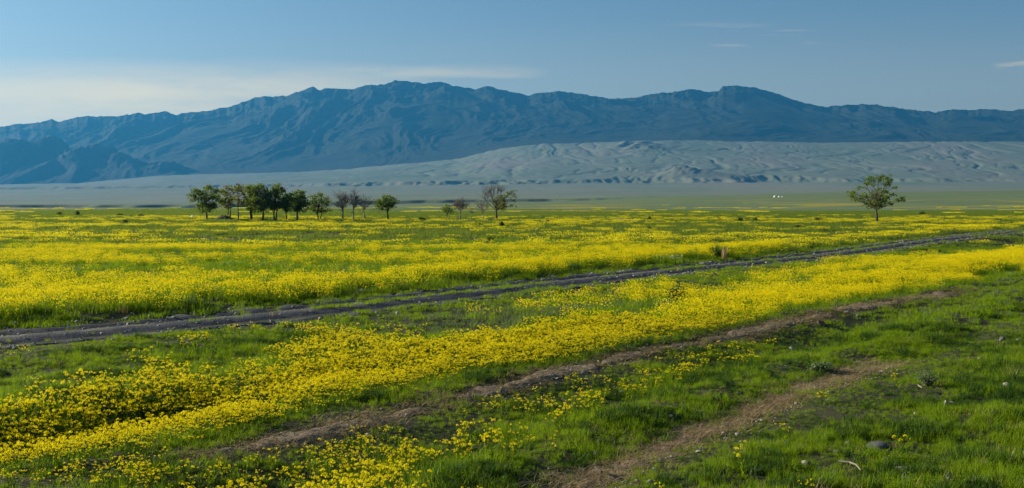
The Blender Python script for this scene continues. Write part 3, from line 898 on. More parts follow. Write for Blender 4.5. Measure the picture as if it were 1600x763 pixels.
# ------------------------------------------------------------------ trees
def make_tree(name, px, base_py, blobs, label, cat, group, leaf='leaf', stems=1, r0=.13, seed=0, leafn=75, leafs=.19, bare_blobs=(), fork=.3, twigk=16, fat=1.28):
    """blobs: (px, py, radius px) of leaf clumps as seen; each becomes a clump with real depth around the trunk"""
    random.seed(seed)
    X, Y, Z = ground_at(px, base_py)
    k = Y / F
    root = empty(name, (X, Y, Z))
    tag(root, label, cat, group)

    def loc(bx, by, dy):
        return np.array([(bx - px) * k, dy, (base_py - by) * k])
    tb = MB(); lb = MB(); wb = MB()
    allb = [(b, 0) for b in blobs] + [(b, 1) for b in bare_blobs]
    H_ = max(base_py - b[1] for b, _ in allb) * k
    width = (max(b[0] for b, _ in allb) - min(b[0] for b, _ in allb)) * k * .5 + .2
    fk = fork * H_
    st = []
    for s in range(stems):
        off = (s - (stems - 1) / 2) * .22
        top = np.array([off * 2.6 + random.uniform(-.12, .12), random.uniform(-.2, .2), fk])
        tb.tube([(off, 0, -.12), (off * 1.3 + random.uniform(-.04, .04), 0, fk * .5), tuple(top)], [r0 * 1.15 / stems ** .4, r0 * .9 / stems ** .4, r0 * .72 / stems ** .4], 7)
        st.append(top)
    lead = np.array([random.uniform(-.2, .2), 0, H_ * .68])
    for top in st[:1]: tb.tube([tuple(top), tuple((top + lead) / 2 + np.array([random.uniform(-.15, .15), .1, 0])), tuple(lead)], [r0 * .7, r0 * .5, r0 * .25], 6)
    for (bx, by, br), isb in allb:
        dy = random.uniform(-1, 1) * width * .75
        c = loc(bx, by, dy); R = br * k * fat
        s0 = min(st, key=lambda p: abs(p[0] - c[0]) + random.uniform(0, .3))
        tt = random.uniform(0, .75) if c[2] > H_ * .55 else random.uniform(0, .2)
        a = s0 + (lead - s0) * tt
        mid = (a + c) / 2 + np.array([random.uniform(-.15, .15), random.uniform(-.15, .15), -.05 + .08 * random.random()]); mid[2] = max(mid[2], a[2] * .9)
        rr = r0 * (.30 if not isb else .34)
        tb.tube([tuple(a), tuple(mid), tuple(c)], [rr, rr * .62, rr * .22], 5)
        for q in range(3 if not isb else 5):              # twigs in the clump
            e = c + np.array([random.gauss(0, 1), random.gauss(0, 1), random.gauss(.5, .8)]) * R * .8
            tb.tube([tuple(c + (mid - c) * random.uniform(0, .5)), tuple((c + e) / 2 + np.array([0, 0, .04])), tuple(e)], [rr * .25, rr * .16, .006], 3)
        if isb:
            for q in range(twigk):
                d0 = c + (mid - c) * random.uniform(0, .6)
                e = c + np.array([random.gauss(0, .9), random.gauss(0, .9), abs(random.gauss(.4, .8))]) * R
                m2 = (d0 + e) / 2 + np.array([random.uniform(-.1, .1), random.uniform(-.1, .1), 0])
                wb.tube([tuple(d0), tuple(m2), tuple(e)], [.022, .015, .008], 3)
                for w_ in range(3):
                    f = m2 + (e - m2) * random.random(); g2 = f + np.array([random.gauss(0, .5), random.gauss(0, .5), abs(random.gauss(.3, .4))]) * R * .6
                    wb.tube([tuple(f), tuple(g2)], [.011, .006], 3)
        else:
            n = int(1.5 * leafn * max(.5, min(2.2, (R / .5) ** 2)))
            sub = [c + np.array([random.gauss(0, .5), random.gauss(0, .5), random.gauss(0, .38)]) * R for _ in range(5)]
            for q in range(n):
                s_ = random.choice(sub); p = s_ + np.array([random.gauss(0, .38), random.gauss(0, .38), random.gauss(0, .26)]) * R
                lb.leafquad(tuple(p), leafs * random.uniform(.7, 1.25), (random.gauss(0, .8), random.gauss(0, .8), random.gauss(.5, .7)), 0, 1.3)
    link('trunk', tb.mesh('trunk', M['bark'] if leaf != 'bare' else M['twig'], True), root)
    if lb.f: link('crown', lb.mesh('crown', M['leaf_olive' if leaf == 'olive' else 'leaf']), root)
    if wb.f: link('twigs', wb.mesh('twigs', M['twig']), root)
    return root


def fill(px0, px1, top, bot, n, r, seed, shape=1.0):
    """clump spots filling a domed crown outline"""
    rr = random.Random(seed); out = []; cx = (px0 + px1) / 2; hw = (px1 - px0) / 2 - r * .2; n = int(n * 1.2)
    tries = 0
    while len(out) < n and tries < 4000:
        tries += 1
        x = rr.uniform(-1, 1); v = rr.random()
        lim = (1 - abs(x) ** 2.2) ** .6 if True else 1
        if v > lim * 1.02: continue
        if v < .38 * abs(x) ** 1.5 * shape: continue
        p = (cx + x * hw, bot - r * .5 - v * (bot - top - r * 1.2), r * rr.uniform(.75, 1.2))
        if all((p[0] - o[0]) ** 2 + (p[1] - o[1]) ** 2 > (r * .8) ** 2 for o in out): out.append(p)
    return out


ROW = 'trees in the row at the far edge of the flower field'
make_tree('broadleaf_tree', 323, 345, fill(294, 348, 290, 333, 24, 5, 1), 'wide leafy tree at the end of the row next to the dark earth mound', 'tree', ROW, seed=1, r0=.15, fork=.26)
make_tree('broadleaf_tree', 358, 344, fill(341, 369, 288, 330, 17, 4.4, 2), 'olive toned forked tree growing behind the dark earth mound', 'tree', ROW, 'olive', stems=2, seed=2, leafn=48)
make_tree('broadleaf_tree', 372.5, 345, fill(363, 386, 287, 328, 14, 4.2, 3), 'thin olive tree with narrow crown between the mound and the thick trunked tree', 'tree', ROW, 'olive', seed=3, r0=.10, leafn=46, fork=.35)
make_tree('broadleaf_tree', 393, 345, fill(381, 405, 285, 334, 19, 4.6, 4), 'tree with the thickest trunk and tall upright crown inside the dense part of the row', 'tree', ROW, seed=4, r0=.2, fork=.22)
make_tree('broadleaf_tree', 411, 345.5, fill(394, 422, 285, 332, 22, 4.8, 5), 'tallest dense dark green tree standing between the thick trunk and the leaning twin trunk', 'tree', ROW, seed=5, r0=.15)
make_tree('broadleaf_tree', 430, 345.5, fill(415, 447, 286, 333, 24, 4.8, 6), 'dark dense tree on two trunks that lean apart in a V', 'tree', ROW, stems=2, seed=6, r0=.17, fork=.24)
make_tree('broadleaf_tree', 447.6, 345.5, fill(440, 458, 297, 334, 12, 4.2, 7), 'small slim green tree squeezed between two bigger dense trees', 'tree', ROW, seed=7, r0=.11)
make_tree('broadleaf_tree', 464.6, 345.5, fill(449, 481, 296, 333, 21, 4.7, 8), 'rounded green tree forked low over a stout trunk beside the loose crowned tree', 'tree', ROW, seed=8, r0=.16, fork=.27)
make_tree('broadleaf_tree', 499, 345, fill(478, 519, 301, 336, 20, 4.6, 9, .6), 'loose low green tree with a V trunk next to the bare trees', 'tree', ROW, stems=2, seed=9, r0=.15, leafn=55, fork=.24)
make_tree('bare_tree', 535.5, 345.5, [], 'bare grey fan shaped tree with thick trunk beside the loose green tree', 'tree', ROW, 'bare', seed=10, r0=.15, bare_blobs=fill(524, 547, 299, 330, 13, 4, 10), fork=.3)
make_tree('bare_tree', 552, 345.5, [(551, 331, 2.5)], 'bare grey tree with a leafy tuft low on its trunk', 'tree', ROW, 'bare', seed=11, r0=.11, bare_blobs=fill(545, 563, 297, 328, 10, 4, 11), fork=.34, leafn=40)
make_tree('bare_tree', 569, 345.5, [], 'open bare tree with long spreading branches beside the small round green tree', 'tree', ROW, 'bare', seed=12, r0=.11, bare_blobs=fill(558, 583, 303, 328, 9, 4.4, 12), fork=.36, twigk=9)
make_tree('broadleaf_tree', 606, 346, fill(586, 619, 304, 329, 16, 4.4, 13, .5), 'lone round green tree standing between bare trees and the gap in the row', 'tree', ROW, seed=13, r0=.13, leafn=60, fork=.34)
make_tree('broadleaf_tree', 699, 345, fill(690, 711, 320, 335, 9, 3.4, 14), 'smallest leafy tree, bright green and low, just past the gap in the row', 'tree', ROW, seed=14, r0=.07, leafn=55, leafs=.16)
make_tree('bare_tree', 718.5, 346, [], 'brownish bare tree with a thin rounded crown beside the smallest leafy tree', 'tree', ROW, 'bare', seed=15, r0=.10, bare_blobs=fill(707, 731, 311, 330, 10, 4, 15), fork=.38)
make_tree('bare_tree', 736, 346, [], 'spindly bare sapling, the shortest of the leafless trees', 'tree', ROW, 'bare', seed=16, r0=.05, bare_blobs=fill(730, 742, 325, 336, 4, 2.6, 16), fork=.4, twigk=6)
make_tree('bare_tree', 754.5, 346, [(761, 319, 2)], 'sparse bare tree next to the half leafless tree', 'tree', ROW, 'bare', seed=17, r0=.07, bare_blobs=fill(744, 764, 314, 332, 7, 3.6, 17), fork=.38, twigk=8, leafn=25)
make_tree('broadleaf_tree', 776, 345.5, fill(770, 794, 303, 331, 11, 4.2, 18) + [(800, 299, 4), (803, 306, 3.6), (796, 302, 3.5), (804, 314, 3.2), (800, 320, 3), (790, 308, 4)], 'big tree half leafless with bare grey twigs on one side and leaves on the other', 'tree', ROW, 'olive', seed=18, r0=.17, bare_blobs=[(764, 299, 6), (771, 296, 6), (779, 296, 5), (758, 303, 5), (768, 305, 5), (784, 298, 5), (756, 309, 4)], leafn=42, fork=.3)
lone = [(x_, y_, r_ * 1.08) for x_, y_, r_ in [(1336, 306, 5), (1333, 302, 4), (1341, 300, 5), (1347, 306, 5), (1343, 311, 5), (1331, 308, 4), (1352, 311, 5), (1338, 312, 4), (1358, 315, 5),
        (1349, 288, 4.4), (1354, 281, 5), (1360, 278, 5), (1366, 277, 4.6), (1357, 287, 4.6), (1363, 284, 4.6), (1350, 293, 3.6), (1362, 291, 4), (1369, 283, 3.6),
        (1380, 278, 5), (1387, 277, 5), (1392, 281, 5), (1384, 284, 5), (1378, 288, 4.4), (1390, 288, 4), (1395, 287, 3.6), (1374, 281, 3.4),
        (1372, 300, 5), (1366, 305, 5.5), (1378, 306, 5.5), (1370, 311, 6), (1362, 310, 5), (1383, 311, 5.5), (1376, 316, 6), (1366, 318, 6), (1370, 323, 5), (1362, 323, 4.6), (1379, 321, 5), (1358, 319, 4),
        (1396, 299, 4), (1399, 305, 4.6), (1393, 307, 5), (1403, 309, 4.4), (1406, 313, 3.6), (1397, 313, 4.4), (1389, 316, 4.4), (1394, 319, 3.4), (1386, 299, 3.6), (1400, 293, 3.2), (1366, 296, 3.6)]]
make_tree('broadleaf_tree', 1370, 347.6, fat=1.0, blobs=lone, label='solitary open crowned green tree with a bent trunk standing alone in the field', cat='tree', group=None, seed=21, r0=.16, leafn=68, leafs=.17, fork=.27)


# ------------------------------------------------------------------ shrubs and weeds
def shrub(px, py, w, h, label, m='bush', seed=0, group='dark shrubs dotted over the field', name='shrub', leafs=None):
    random.seed(seed + 300)
    X, Y, Z = ground_at(px, py); k = Y / F; W, Hh = w * k * .5, h * k
    root = empty(name, (X, Y, Z)); tag(root, label, 'shrub', group)
    b = MB(); sb = MB()
    ls = leafs or max(.05, min(.16, Hh * .2))
    for i in range(9):
        a = random.uniform(0, 6.28); d = random.random() ** .5
        e = np.array([math.cos(a) * d * W, math.sin(a) * d * W, Hh * (1 - .55 * d * d) * random.uniform(.7, 1)])
        sb.tube([(0, 0, -.03), tuple(e * np.array([.4, .4, .55])), tuple(e)], [.025, .016, .006], 4)
        for q in range(60):
            p = e * random.uniform(.35, 1.02) + np.array([random.gauss(0, .28) * W, random.gauss(0, .28) * W, random.gauss(0, .13) * Hh])
            p[2] = abs(p[2]) + .02
            b.leafquad(tuple(p), ls * random.uniform(.7, 1.3), (random.gauss(0, .8), random.gauss(0, .8), random.gauss(.4, .7)), 0, 1.1)
    link('stem', sb.mesh('stem', M['bark']), root)
    link('foliage', b.mesh('foliage', M[m]), root)
    return root


SH = [(53, 371, 18, 6, 'wide low dark shrub alone among the yellow bands at the far left'),
      (196, 349, 8, 4, 'small dark shrub by itself well left of the tree row'),
      (121, 336.5, 6, 5, 'upright dark shrub on the far edge of the yellow field, right of the lower one'),
      (93, 336, 7, 3, 'low brownish shrub on the far edge, leftmost of the far shrubs'),
      (186, 338.5, 9, 3, 'flat dark shrub on the far green edge above the lone field shrub'),
      (220, 340, 8, 4, 'dark shrub on the far edge nearest the white block'),
      (347, 370, 14, 4, 'flat dark shrub in the yellow field straight below the earth mound'),
      (453, 361, 8, 5, 'round dark shrub in the green band below the dense trees'),
      (609, 353.5, 14, 4, 'flat wide shrub just below the lone round green tree'),
      (694, 356, 7, 3, 'low shrub in the yellow below the smallest leafy tree'),
      (745, 353, 9, 4, 'green shrub in the yellow below the sparse bare tree'),
      (784, 355, 7, 6, 'taller green shrub in the yellow below the half leafless tree'),
      (766, 378, 11, 6, 'dark shrub in the middle of the yellow field, nearest below the half leafless tree'),
      (856, 350.5, 7, 5, 'tilted dark shrub to the right of the tree row'),
      (866, 354, 6, 3, 'tiny dark shrub right beside the tilted one'),
      (1015, 345.5, 6, 6, 'round green shrub at the end of the long dark earth bank'),
      (1015, 359, 8, 3, 'flat dark shrub in the yellow below the long dark earth bank'),
      (1105, 369, 15, 4, 'flat dark shrub in the yellow above the road tussock'),
      (1123, 345.5, 6, 4, 'dark little shrub on the far edge, left one of three'),
      (1157, 346, 7, 5, 'round dark shrub on the far edge, middle one of three'),
      (1181, 346, 8, 4, 'broad dark shrub on the far edge, right one of three'),
      (1247, 357, 12, 4, 'flat dark shrub in the yellow left of the solitary tree'),
      (1277, 347.5, 13, 6, 'bushy dark green shrub between the three far shrubs and the solitary tree'),
      (1440, 336, 8, 4, 'dark shrub in the far green band right of the solitary tree'),
      (660, 346, 9, 5, 'low dark shrub in the gap of the tree row')]
for i, (px, py, w, h, lab) in enumerate(SH): shrub(px, py, w * 1.05, h + 1.8, lab, seed=i)
shrub(1049, 475, 40, 31, 'dense dark green bush at the edge of the near flower strip', seed=60, group=None, leafs=.05)
shrub(1280, 583, 40, 16, 'silvery grey herb clump in the grass past the end of the shorter track', 'herb', 61, None, 'herb', .035)
shrub(1452, 605, 36, 30, 'pale grey green wormwood clump among the stones', 'herb', 62, None, 'herb', .022)


def tussock(px, py, w, h, n, m, label, name, cat, group=None, seed=0, lean=(.0, .35), blade=.02, heads=None):
    random.seed(700 + seed)
    X, Y, Z = ground_at(px, py); k = Y / F
    b = MB()
    for i in range(n):
        a = random.uniform(0, 6.28); d = math.sqrt(random.random()) * w * k * .5
        b.blade((d * math.cos(a), d * math.sin(a), -.02), random.uniform(0, 6.28), h * k * random.uniform(.55, 1.05), blade, random.uniform(*lean), 0, 3)
        if heads and random.random() < heads:
            z = h * k * random.uniform(.7, 1.0)
            for q in range(4): b.leafquad((d * math.cos(a) + random.gauss(0, .04), d * math.sin(a) + random.gauss(0, .04), z + random.gauss(0, .02)), .05, (random.gauss(0, .5), random.gauss(0, .5), 1), 1, 1.4)
    o = link(name, b.mesh(name, [M[m], M['white_flower']])); o.location = (X, Y, Z)
    tag(o, label, cat, group)
    return o


tussock(1121, 403, 26, 25, 200, 'grass_dark', 'tall green grass tussock by the far side of the road', 'tussock', 'tussock', seed=1, blade=.035)
tussock(1132, 407, 9, 26, 60, 'dry', 'clump of brown dry stalks growing against the green tussock', 'dry_weed', 'dry weed', 'dry weeds along the road', 2, blade=.03)
tussock(1045, 413, 44, 14, 170, 'grass', 'bushy weed clump with small white flowers by the road', 'white_flower_clump', 'wildflower', None, 3, heads=.22, blade=.03)
W = [(426, 497, 8, 14, 24, 'reddish dry weed on the near road edge, left of the next one'), (753, 456, 9, 9, 10, 'small dry weed on the near road edge in mid picture'),
     (194, 489, 16, 18, 22, 'pale dry tuft at the front of the far flower band'), (107, 489, 3, 18, 8, 'single tall dry stalk in front of the far flower band'),
     (1060, 425, 9, 9, 9, 'dry weed standing in the middle of the road'), (366, 512, 6, 14, 6, 'thin dry stalks standing up on the near road shoulder'),
     (1093, 449, 12, 9, 14, 'straw coloured dry tuft in the grass behind the dark green bush'), (1591, 676, 2, 22, 8, 'lone tan stalk at the right border of the grass'),
     (1545, 664, 6, 14, 9, 'short tan stalks in the grass left of the lone tan stalk'), (740, 752, 14, 22, 9, 'pale dry stalks in the lit grass at the bottom below the longer track')]
for i, (px, py, w, h, n, lab) in enumerate(W):
    tussock(px, py, w, h, n, 'dry', lab, 'dry_weed', 'dry weed', 'dry weeds', 20 + i, (0, .4), .012 if py > 440 else .02)


# ------------------------------------------------------------------ stones
def stone_mesh(seed, flat):
    import bmesh
    rr = random.Random(seed)
    bm = bmesh.new(); bmesh.ops.create_icosphere(bm, subdivisions=3, radius=1)
    cuts = [(np.array([rr.gauss(0, 1), rr.gauss(0, 1), rr.gauss(0, 1)]), rr.uniform(.55, .9)) for _ in range(8)]
    P = np.array([v.co[:] for v in bm.verts])
    for n, d in cuts:
        n = n / np.linalg.norm(n); q = P @ n; over = np.clip(q - d, 0, None); P = P - over[:, None] * n[None] * .85
    P = P * (1 + .06 * fbm(P[:, 0] * 2.2 + seed, P[:, 1] * 2.2 + P[:, 2], 3, seed)[:, None])
    P = P * np.array([1, .8, flat])
    for v, p in zip(bm.verts, P): v.co = p
    me = bpy.data.meshes.new('stone'); bm.to_mesh(me); bm.free()
    return me


GS = 'stones in the grass of the lower right'
RS = 'stones along the gravel road'
ST = [(1412, 738, 25, .6, 'p', 'largest pale domed stone low in the right hand grass', GS), (1371, 700, 40, .28, 'd', 'flat dark slab lying in the grass above the largest pale stone', GS),
      (1478, 634, 11, 1.1, 'p', 'upright tan stone, left one of a touching pair in open grass', GS), (1488, 634, 10, .9, 'p', 'rounder tan stone, right one of a touching pair in open grass', GS),
      (1417, 638, 14, .8, 'd', 'dark grey rounded stone left of the tan pair', GS), (1574, 606, 20, .55, 'p', 'broad pale stone near the right border above the lone stalk', GS),
      (1514, 602, 9, .7, 'p', 'small pale stone between the tan pair and the broad stone', GS), (1531, 563, 9, .7, 'p', 'small buff stone, right of two in the upper grass', GS),
      (1513, 566, 8, .7, 'p', 'small brown stone, left of two in the upper grass', GS), (1578, 557, 11, .9, 'p', 'pointed pale stone leaning by the right border', GS),
      (1565, 563, 12, .4, 'p', 'flat pale stone just left of the pointed leaning stone', GS), (1557, 586, 7, 1.2, 'p', 'small upright pale stone above the broad pale stone', GS),
      (1258, 727, 17, .6, 'p', 'pale grey stone at the bottom, left of the curved dry stick', GS), (1484, 753, 10, 1.1, 'p', 'upright banded stone at the bottom edge', GS),
      (1502, 755, 9, .6, 'p', 'little pinkish stone beside the upright banded stone', GS), (1377, 757, 9, .9, 'p', 'whitish chip of stone at the bottom, right of the curved dry stick', GS),
      (1275, 763, 12, .6, 'p', 'pale stone cut by the bottom edge of the view', GS), (1324, 694, 11, .6, 'p', 'bluish pale stone left of the flat dark slab', GS),
      (1386, 722, 17, .6, 'd', 'dark broken stone between the slab and the largest pale stone', GS), (1281, 736, 13, .7, 'd', 'dark stone right beside the pale grey bottom stone', GS),
      (1308, 708, 16, .5, 'd', 'dark earthy stone between the bluish stone and the curved stick', GS), (1527, 691, 7, .7, 'p', 'tiny buff stone alone right of the slab', GS),
      (1430, 648, 6, 1, 'p', 'tiny upright buff stone just right of the dark rounded stone', GS), (1563, 549, 8, .9, 'p', 'small tan stone below the dark one in the upper right grass', GS),
      (1590, 537, 19, .5, 'p', 'long pale stone at the right border of the upper grass', GS), (1566, 533, 12, .8, 'd', 'dark grey stone left of the long pale border stone', GS),
      (1371, 523, 21, .4, 'p', 'wide pale flat stone in the grass below the end of the longer track', GS), (1239, 547, 15, .45, 'p', 'grey flat stone in the grass under the middle of the longer track', GS),
      (1323, 490, 10, .6, 'p', 'pale stone lying on the edge of the longer track', GS), (1341, 495, 8, .6, 'p', 'small pale stone on the longer track, right of the other one', GS),
      (972, 614, 9, .5, 'p', 'pale stone half hidden among the flowers between the two tracks', None),
      (273, 490, 10, .7, 'p', 'pale round stone at the foot of the far verge', RS), (322, 497, 8, .8, 'p', 'pale stone on the middle ridge of the road, left of a similar one', RS),
      (368, 492, 8, .7, 'p', 'pale stone on the middle ridge of the road, right of a similar one', RS), (201, 508, 9, .7, 'p', 'grey stone on the near rut left of the pale ridge stones', RS),
      (118, 505, 7, .8, 'p', 'grey stone by the far rut above the road bend', RS), (126, 533, 8, 1, 'd', 'dark stone standing on the near shoulder of the road', RS),
      (26, 528, 7, .8, 'p', 'light stone near the left end of the road', RS), (380, 477, 7, .8, 'p', 'grey stone in the verge grass above the road', RS),
      (252, 504, 8, .6, 'p', 'flat grey stone on the road ridge between two others', RS), (249, 519, 5, .8, 'p', 'small light chip on the near rut of the road', RS),
      (564, 456, 10, .5, 'w', 'whitish flat stone in the far verge above the road', RS), (655, 456, 7, .7, 'p', 'pale stone in the far verge right of the whitish flat one', RS),
      (525, 470, 8, .8, 'p', 'grey stone on the far shoulder of the road left of centre', RS), (793, 443, 8, .8, 'p', 'grey stone on the far shoulder of the road at centre', RS),
      (300, 341.5, 7.5, 1.0, 'w', 'bright white block at the far edge of the field left of the tree row', None), (1375, 348, 4, .7, 'w', 'white stone at the foot of the solitary tree', None)]
NM = {'p': 'stone_pale', 'd': 'stone_dark', 'w': 'stone_white'}
for i, (px, py, w, fl_, kd, lab, grp) in enumerate(ST):
    X, Y, Z = ground_at(px, py); r = w * Y / F * .5
    me = stone_mesh(40 + i, fl_); me.materials.append(M[NM[kd]])
    o = link('stone', me); o.location = (X, Y, Z + r * fl_ * .45); o.scale = (r, r, r); o.rotation_euler = (random.uniform(-.2, .2), random.uniform(-.2, .2), random.uniform(0, 6))
    tag(o, lab, 'stone', grp)


def lump(px, py, w, h, depth, label, name, cat, m, seed, group=None):
    """a low heap with an uneven outline"""
    X, Y, Z = ground_at(px, py); k = Y / F
    a = np.linspace(-1, 1, 41); A, B = np.meshgrid(a, a)
    r = np.hypot(A, B)
    z = h * k * (1 - sst(.1, 1.0, r + .18 * fbm(A * 2 + seed, B * 2, 3, seed))) * (1 + .25 * fbm(A * 3, B * 3 + seed, 4, seed + 3)) - .06 * sst(.85, 1.05, r) * 4
    me = grid_mesh(name, A * w * k * .5, B * depth, z, M[m])
    o = link(name, me); o.location = (X, Y, Z); tag(o, label, cat, group)
    return o


lump(351, 344, 44, 6.5, 2.2, 'low dark earth mound behind the row of trees', 'earth_mound', 'mound', 'mound', 3)
lump(978, 346, 76, 4.5, 2.0, 'long dark earth bank in the green far edge of the field', 'earth_mound', 'mound', 'mound', 5)
lump(1281, 508, 26, 7, .22, 'dark clod of earth lying on the longer track', 'earth_clod', 'clod', 'clod', 8)

b = MB(); random.seed(77)
ox, oy, oz = ground_at(470, 346)
for i in range(2600):
    px = random.uniform(318, 640) if random.random() < .8 else random.uniform(690, 785)
    if perlin(np.array([px / 14]), np.array([.5]), 88)[0] < -.12: continue
    x, y = at(px, 346); y += random.gauss(0, .5); x = (px - 800) / F * y
    b.leafquad((x - ox, y - oy, random.random() ** 2 * .42 + .02), random.uniform(.08, .17), (random.gauss(0, .8), random.gauss(0, .8), random.gauss(.4, .6)), 0, 1.2)
o = link('undergrowth', b.mesh('undergrowth', M['bush'])); o.location = (ox, oy, oz)
tag(o, 'low dark weeds along the feet of the tree row', 'undergrowth', kind='stuff')

# dead sticks
for pts, r, lab in (([(1310, 736), (1328, 737), (1338, 741), (1345, 750)], .011, 'pale curved dry stick lying in the bottom grass'),
                    ([(1426, 613), (1434, 612), (1441, 617)], .010, 'short pale twig lying above the dark rounded stone'),
                    ([(930, 744), (940, 752)], .012, 'small dark bent stick lying at the end of the shorter track')):
    P = []
    for p in pts:
        x, y, z = ground_at(*p); P.append((x, y, z + .09))
    o0 = P[0]; b = MB(); b.tube([(p[0] - o0[0], p[1] - o0[1], p[2] - o0[2]) for p in P], [r, r * .9, r * .8, r * .5][:len(P)], 6)
    o = link('dry_stick', b.mesh('dry_stick', M['twig'] if r < .012 else M['bark'])); o.location = o0
    tag(o, lab, 'stick')


# ------------------------------------------------------------------ far camp
def yurt(px, py, w, label):
    X, Y, Z = ground_at(px, py); k = Y / F; R = w * k * .5; wall = R * .62; top = R * 1.15
    root = empty('yurt', (X, Y, Z)); tag(root, label, 'yurt', 'white yurts on the far plain')
    b = MB(); n = 20
    for i in range(n):
        a0, a1 = 2 * math.pi * i / n, 2 * math.pi * (i + 1) / n
        b.quad((R * math.cos(a0), R * math.sin(a0), -.3), (R * math.cos(a1), R * math.sin(a1), -.3), (R * math.cos(a1), R * math.sin(a1), wall), (R * math.cos(a0), R * math.sin(a0), wall))
    link('wall', b.mesh('wall', M['felt']), root)
    b = MB(); prof = [(1.05, wall - .05), (.75, wall + (top - wall) * .55), (.4, wall + (top - wall) * .88), (.12, top)]
    for (r0, z0), (r1, z1) in zip(prof, prof[1:]):
        for i in range(n):
            a0, a1 = 2 * math.pi * i / n, 2 * math.pi * (i + 1) / n
            b.quad((R * r0 * math.cos(a0), R * r0 * math.sin(a0), z0), (R * r0 * math.cos(a1), R * r0 * math.sin(a1), z0), (R * r1 * math.cos(a1), R * r1 * math.sin(a1), z1), (R * r1 * math.cos(a0), R * r1 * math.sin(a0), z1))
    b.f.append(tuple(len(b.v) - 4 * n + 4 * i + 3 for i in range(n))); b.m.append(0)
    link('roof', b.mesh('roof', M['felt_roof']), root)
    b = MB(); dw = R * .24; y0 = -R * 1.02
    for s in range(1):
        b.quad((-dw, y0, -.2), (dw, y0, -.2), (dw, y0, wall * .92), (-dw, y0, wall * .92)); b.quad((-dw, y0, wall * .92), (dw, y0, wall * .92), (dw, y0 + .3, wall * .92), (-dw, y0 + .3, wall * .92))
        b.quad((-dw, y0, -.2), (-dw, y0, wall * .92), (-dw, y0 + .3, wall * .92), (-dw, y0 + .3, -.2)); b.quad((dw, y0, wall * .92), (dw, y0, -.2), (dw, y0 + .3, -.2), (dw, y0 + .3, wall * .92))
    link('door', b.mesh('door', M['yurt_door']), root)


yurt(1211, 308.4, 4.4, 'largest white yurt, leftmost of the three on the far plain')
yurt(1217.6, 308.4, 3.4, 'middle white yurt of the three on the far plain')
yurt(1222.6, 308.2, 2.4, 'smallest white yurt, rightmost of the three on the far plain')

# ------------------------------------------------------------------ air
xw = float(np.abs(XM).max()) + 300
m, nt, out = mat('haze_air')
pv = N(nt, 'ShaderNodeVolumePrincipled')
pv.inputs['Color'].default_value = (.040, .265, .58, 1)
pv.inputs['Density'].default_value = HAZE_D = 6.6e-5
pv.inputs['Anisotropy'].default_value = .35
nt.links.new(pv.outputs[0], out.inputs['Volume'])
b = MB(); x0, x1, ya, yb_, z0, z1 = -xw, xw, -900, YE + 200, min(Z_MIN, float(ZM.min())) - 1, Z_TOP + 30
c = [(x0, ya, z0), (x1, ya, z0), (x1, yb_, z0), (x0, yb_, z0), (x0, ya, z1), (x1, ya, z1), (x1, yb_, z1), (x0, yb_, z1)]
me = bpy.data.meshes.new('haze'); me.from_pydata(c, [], [(0, 3, 2, 1), (4, 5, 6, 7), (0, 1, 5, 4), (1, 2, 6, 5), (2, 3, 7, 6), (3, 0, 4, 7)]); me.materials.append(m)
hz = link('haze', me); tag(hz, 'blue evening haze filling the air over the plain', 'haze', kind='stuff')

# ------------------------------------------------------------------ sky and sun
w = bpy.data.worlds.new('World'); SC.world = w; w.use_nodes = True
nt = w.node_tree; nt.nodes.clear()
out = N(nt, 'ShaderNodeOutputWorld'); bg = N(nt, 'ShaderNodeBackground')
sk = N(nt, 'ShaderNodeTexSky'); sk.sky_type = 'NISHITA'; sk.sun_disc = False
sk.sun_elevation = SUN_EL; sk.sun_rotation = SUN_AZ; sk.altitude = 600; sk.air_density = .85; sk.dust_density = 2.2; sk.ozone_density = 1.6
# thin evening clouds
tc = N(nt, 'ShaderNodeTexCoord'); sp = N(nt, 'ShaderNodeSeparateXYZ'); nt.links.new(tc.outputs['Generated'], sp.inputs[0])
yy = mth(nt, 'MAXIMUM', sp.outputs[1], .02)
u = mth(nt, 'DIVIDE', sp.outputs[0], yy); v = mth(nt, 'DIVIDE', sp.outputs[2], yy)


def cloud(usc, vsc, seed, lo, hi, u0, u1, v0, v1, soft_u, soft_v):
    cb = N(nt, 'ShaderNodeCombineXYZ')
    nt.links.new(mth(nt, 'MULTIPLY', u, usc), cb.inputs[0]); nt.links.new(mth(nt, 'MULTIPLY', v, vsc), cb.inputs[1]); cb.inputs[2].default_value = seed
    n = noise(nt, cb.outputs[0], 1.0, 6, .55)
    f = mrange(nt, n, lo, hi)
    for (s, a, b_, so) in ((u, u0, u1, soft_u), (v, v0, v1, soft_v)):
        f = mth(nt, 'MULTIPLY', f, mth(nt, 'MULTIPLY', mrange(nt, s, a - so, a + so), mth(nt, 'SUBTRACT', 1.0, mrange(nt, s, b_ - so, b_ + so))))
    return f


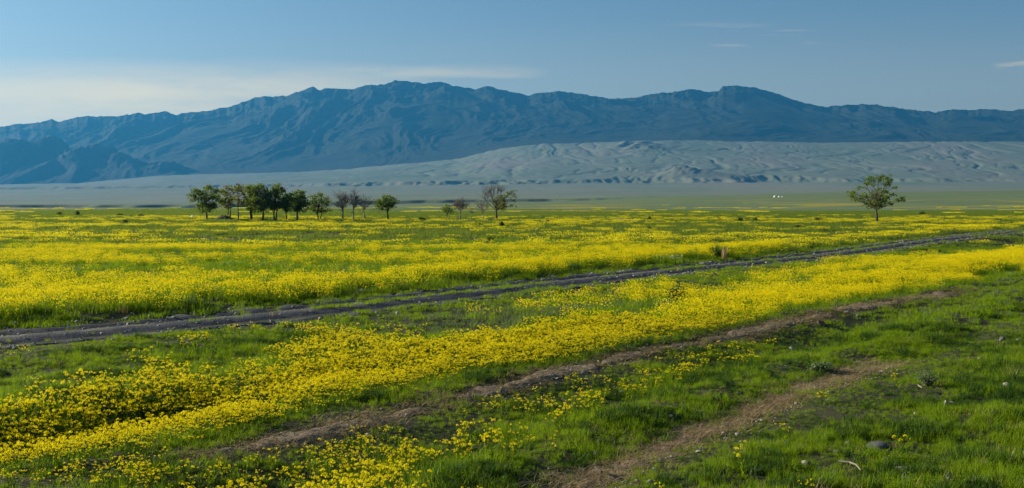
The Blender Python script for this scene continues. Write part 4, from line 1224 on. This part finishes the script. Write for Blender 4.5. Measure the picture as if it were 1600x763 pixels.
front = mrange(nt, sp.outputs[1], .05, .2)
c1 = mth(nt, 'MULTIPLY', cloud(5, 30, 3.1, .10, .58, -.9, -.12, .02, .115, .16, .024), .95)
c2 = mth(nt, 'MULTIPLY', cloud(6, 60, 7.7, .36, .68, -.32, .02, .106, .121, .07, .008), .42)
c5 = mrange(nt, v, .18, .06, 0, .20)
c3 = mth(nt, 'MULTIPLY', cloud(5, 80, 1.9, .50, .66, .15, .28, .128, .156, .05, .01), .28)
c4 = mth(nt, 'MULTIPLY', cloud(9, 60, 5.2, .46, .66, .425, .7, .112, .135, .02, .010), .45)
cl = mth(nt, 'MULTIPLY', mth(nt, 'MAXIMUM', mth(nt, 'MAXIMUM', c1, c2), mth(nt, 'MAXIMUM', c5, mth(nt, 'MAXIMUM', c3, c4))), front)
skc = mixc(nt, cl, sk.outputs[0], (13.6, 9.4, 5.2))
nt.links.new(mixc(nt, 1.0, skc, (.84, .96, .95), 'MULTIPLY'), bg.inputs['Color']); bg.inputs['Strength'].default_value = .05
nt.links.new(bg.outputs[0], out.inputs[0])

sl_ = bpy.data.lights.new('sun', 'SUN'); sl_.energy = 5.0; sl_.angle = math.radians(.5); sl_.color = (1, .89, .70)
so = bpy.data.objects.new('sun', sl_); COL.objects.link(so)
from mathutils import Vector
so.rotation_euler = Vector(SUN_DIR).to_track_quat('Z', 'Y').to_euler()

# ------------------------------------------------------------------ camera
cam = bpy.data.cameras.new('camera'); co_ = bpy.data.objects.new('camera', cam); COL.objects.link(co_)
co_.location = (0, 0, H); co_.rotation_euler = (math.radians(90), 0, 0)
cam.sensor_width = 36; cam.lens = 36 * F / 1600; cam.shift_y = (HY - 381.5) / 1600; cam.clip_start = .2; cam.clip_end = 60000
SC.camera = co_

SC.view_settings.view_transform = 'Standard'; SC.view_settings.look = 'None'; SC.view_settings.exposure = 1.25; SC.view_settings.gamma = 1
SC.view_settings.use_curve_mapping = False
SC.render.engine = 'CYCLES'
SC.cycles.max_bounces = 6; SC.cycles.diffuse_bounces = 3; SC.cycles.glossy_bounces = 1; SC.cycles.transmission_bounces = 4; SC.cycles.volume_bounces = 1; SC.cycles.transparent_max_bounces = 4
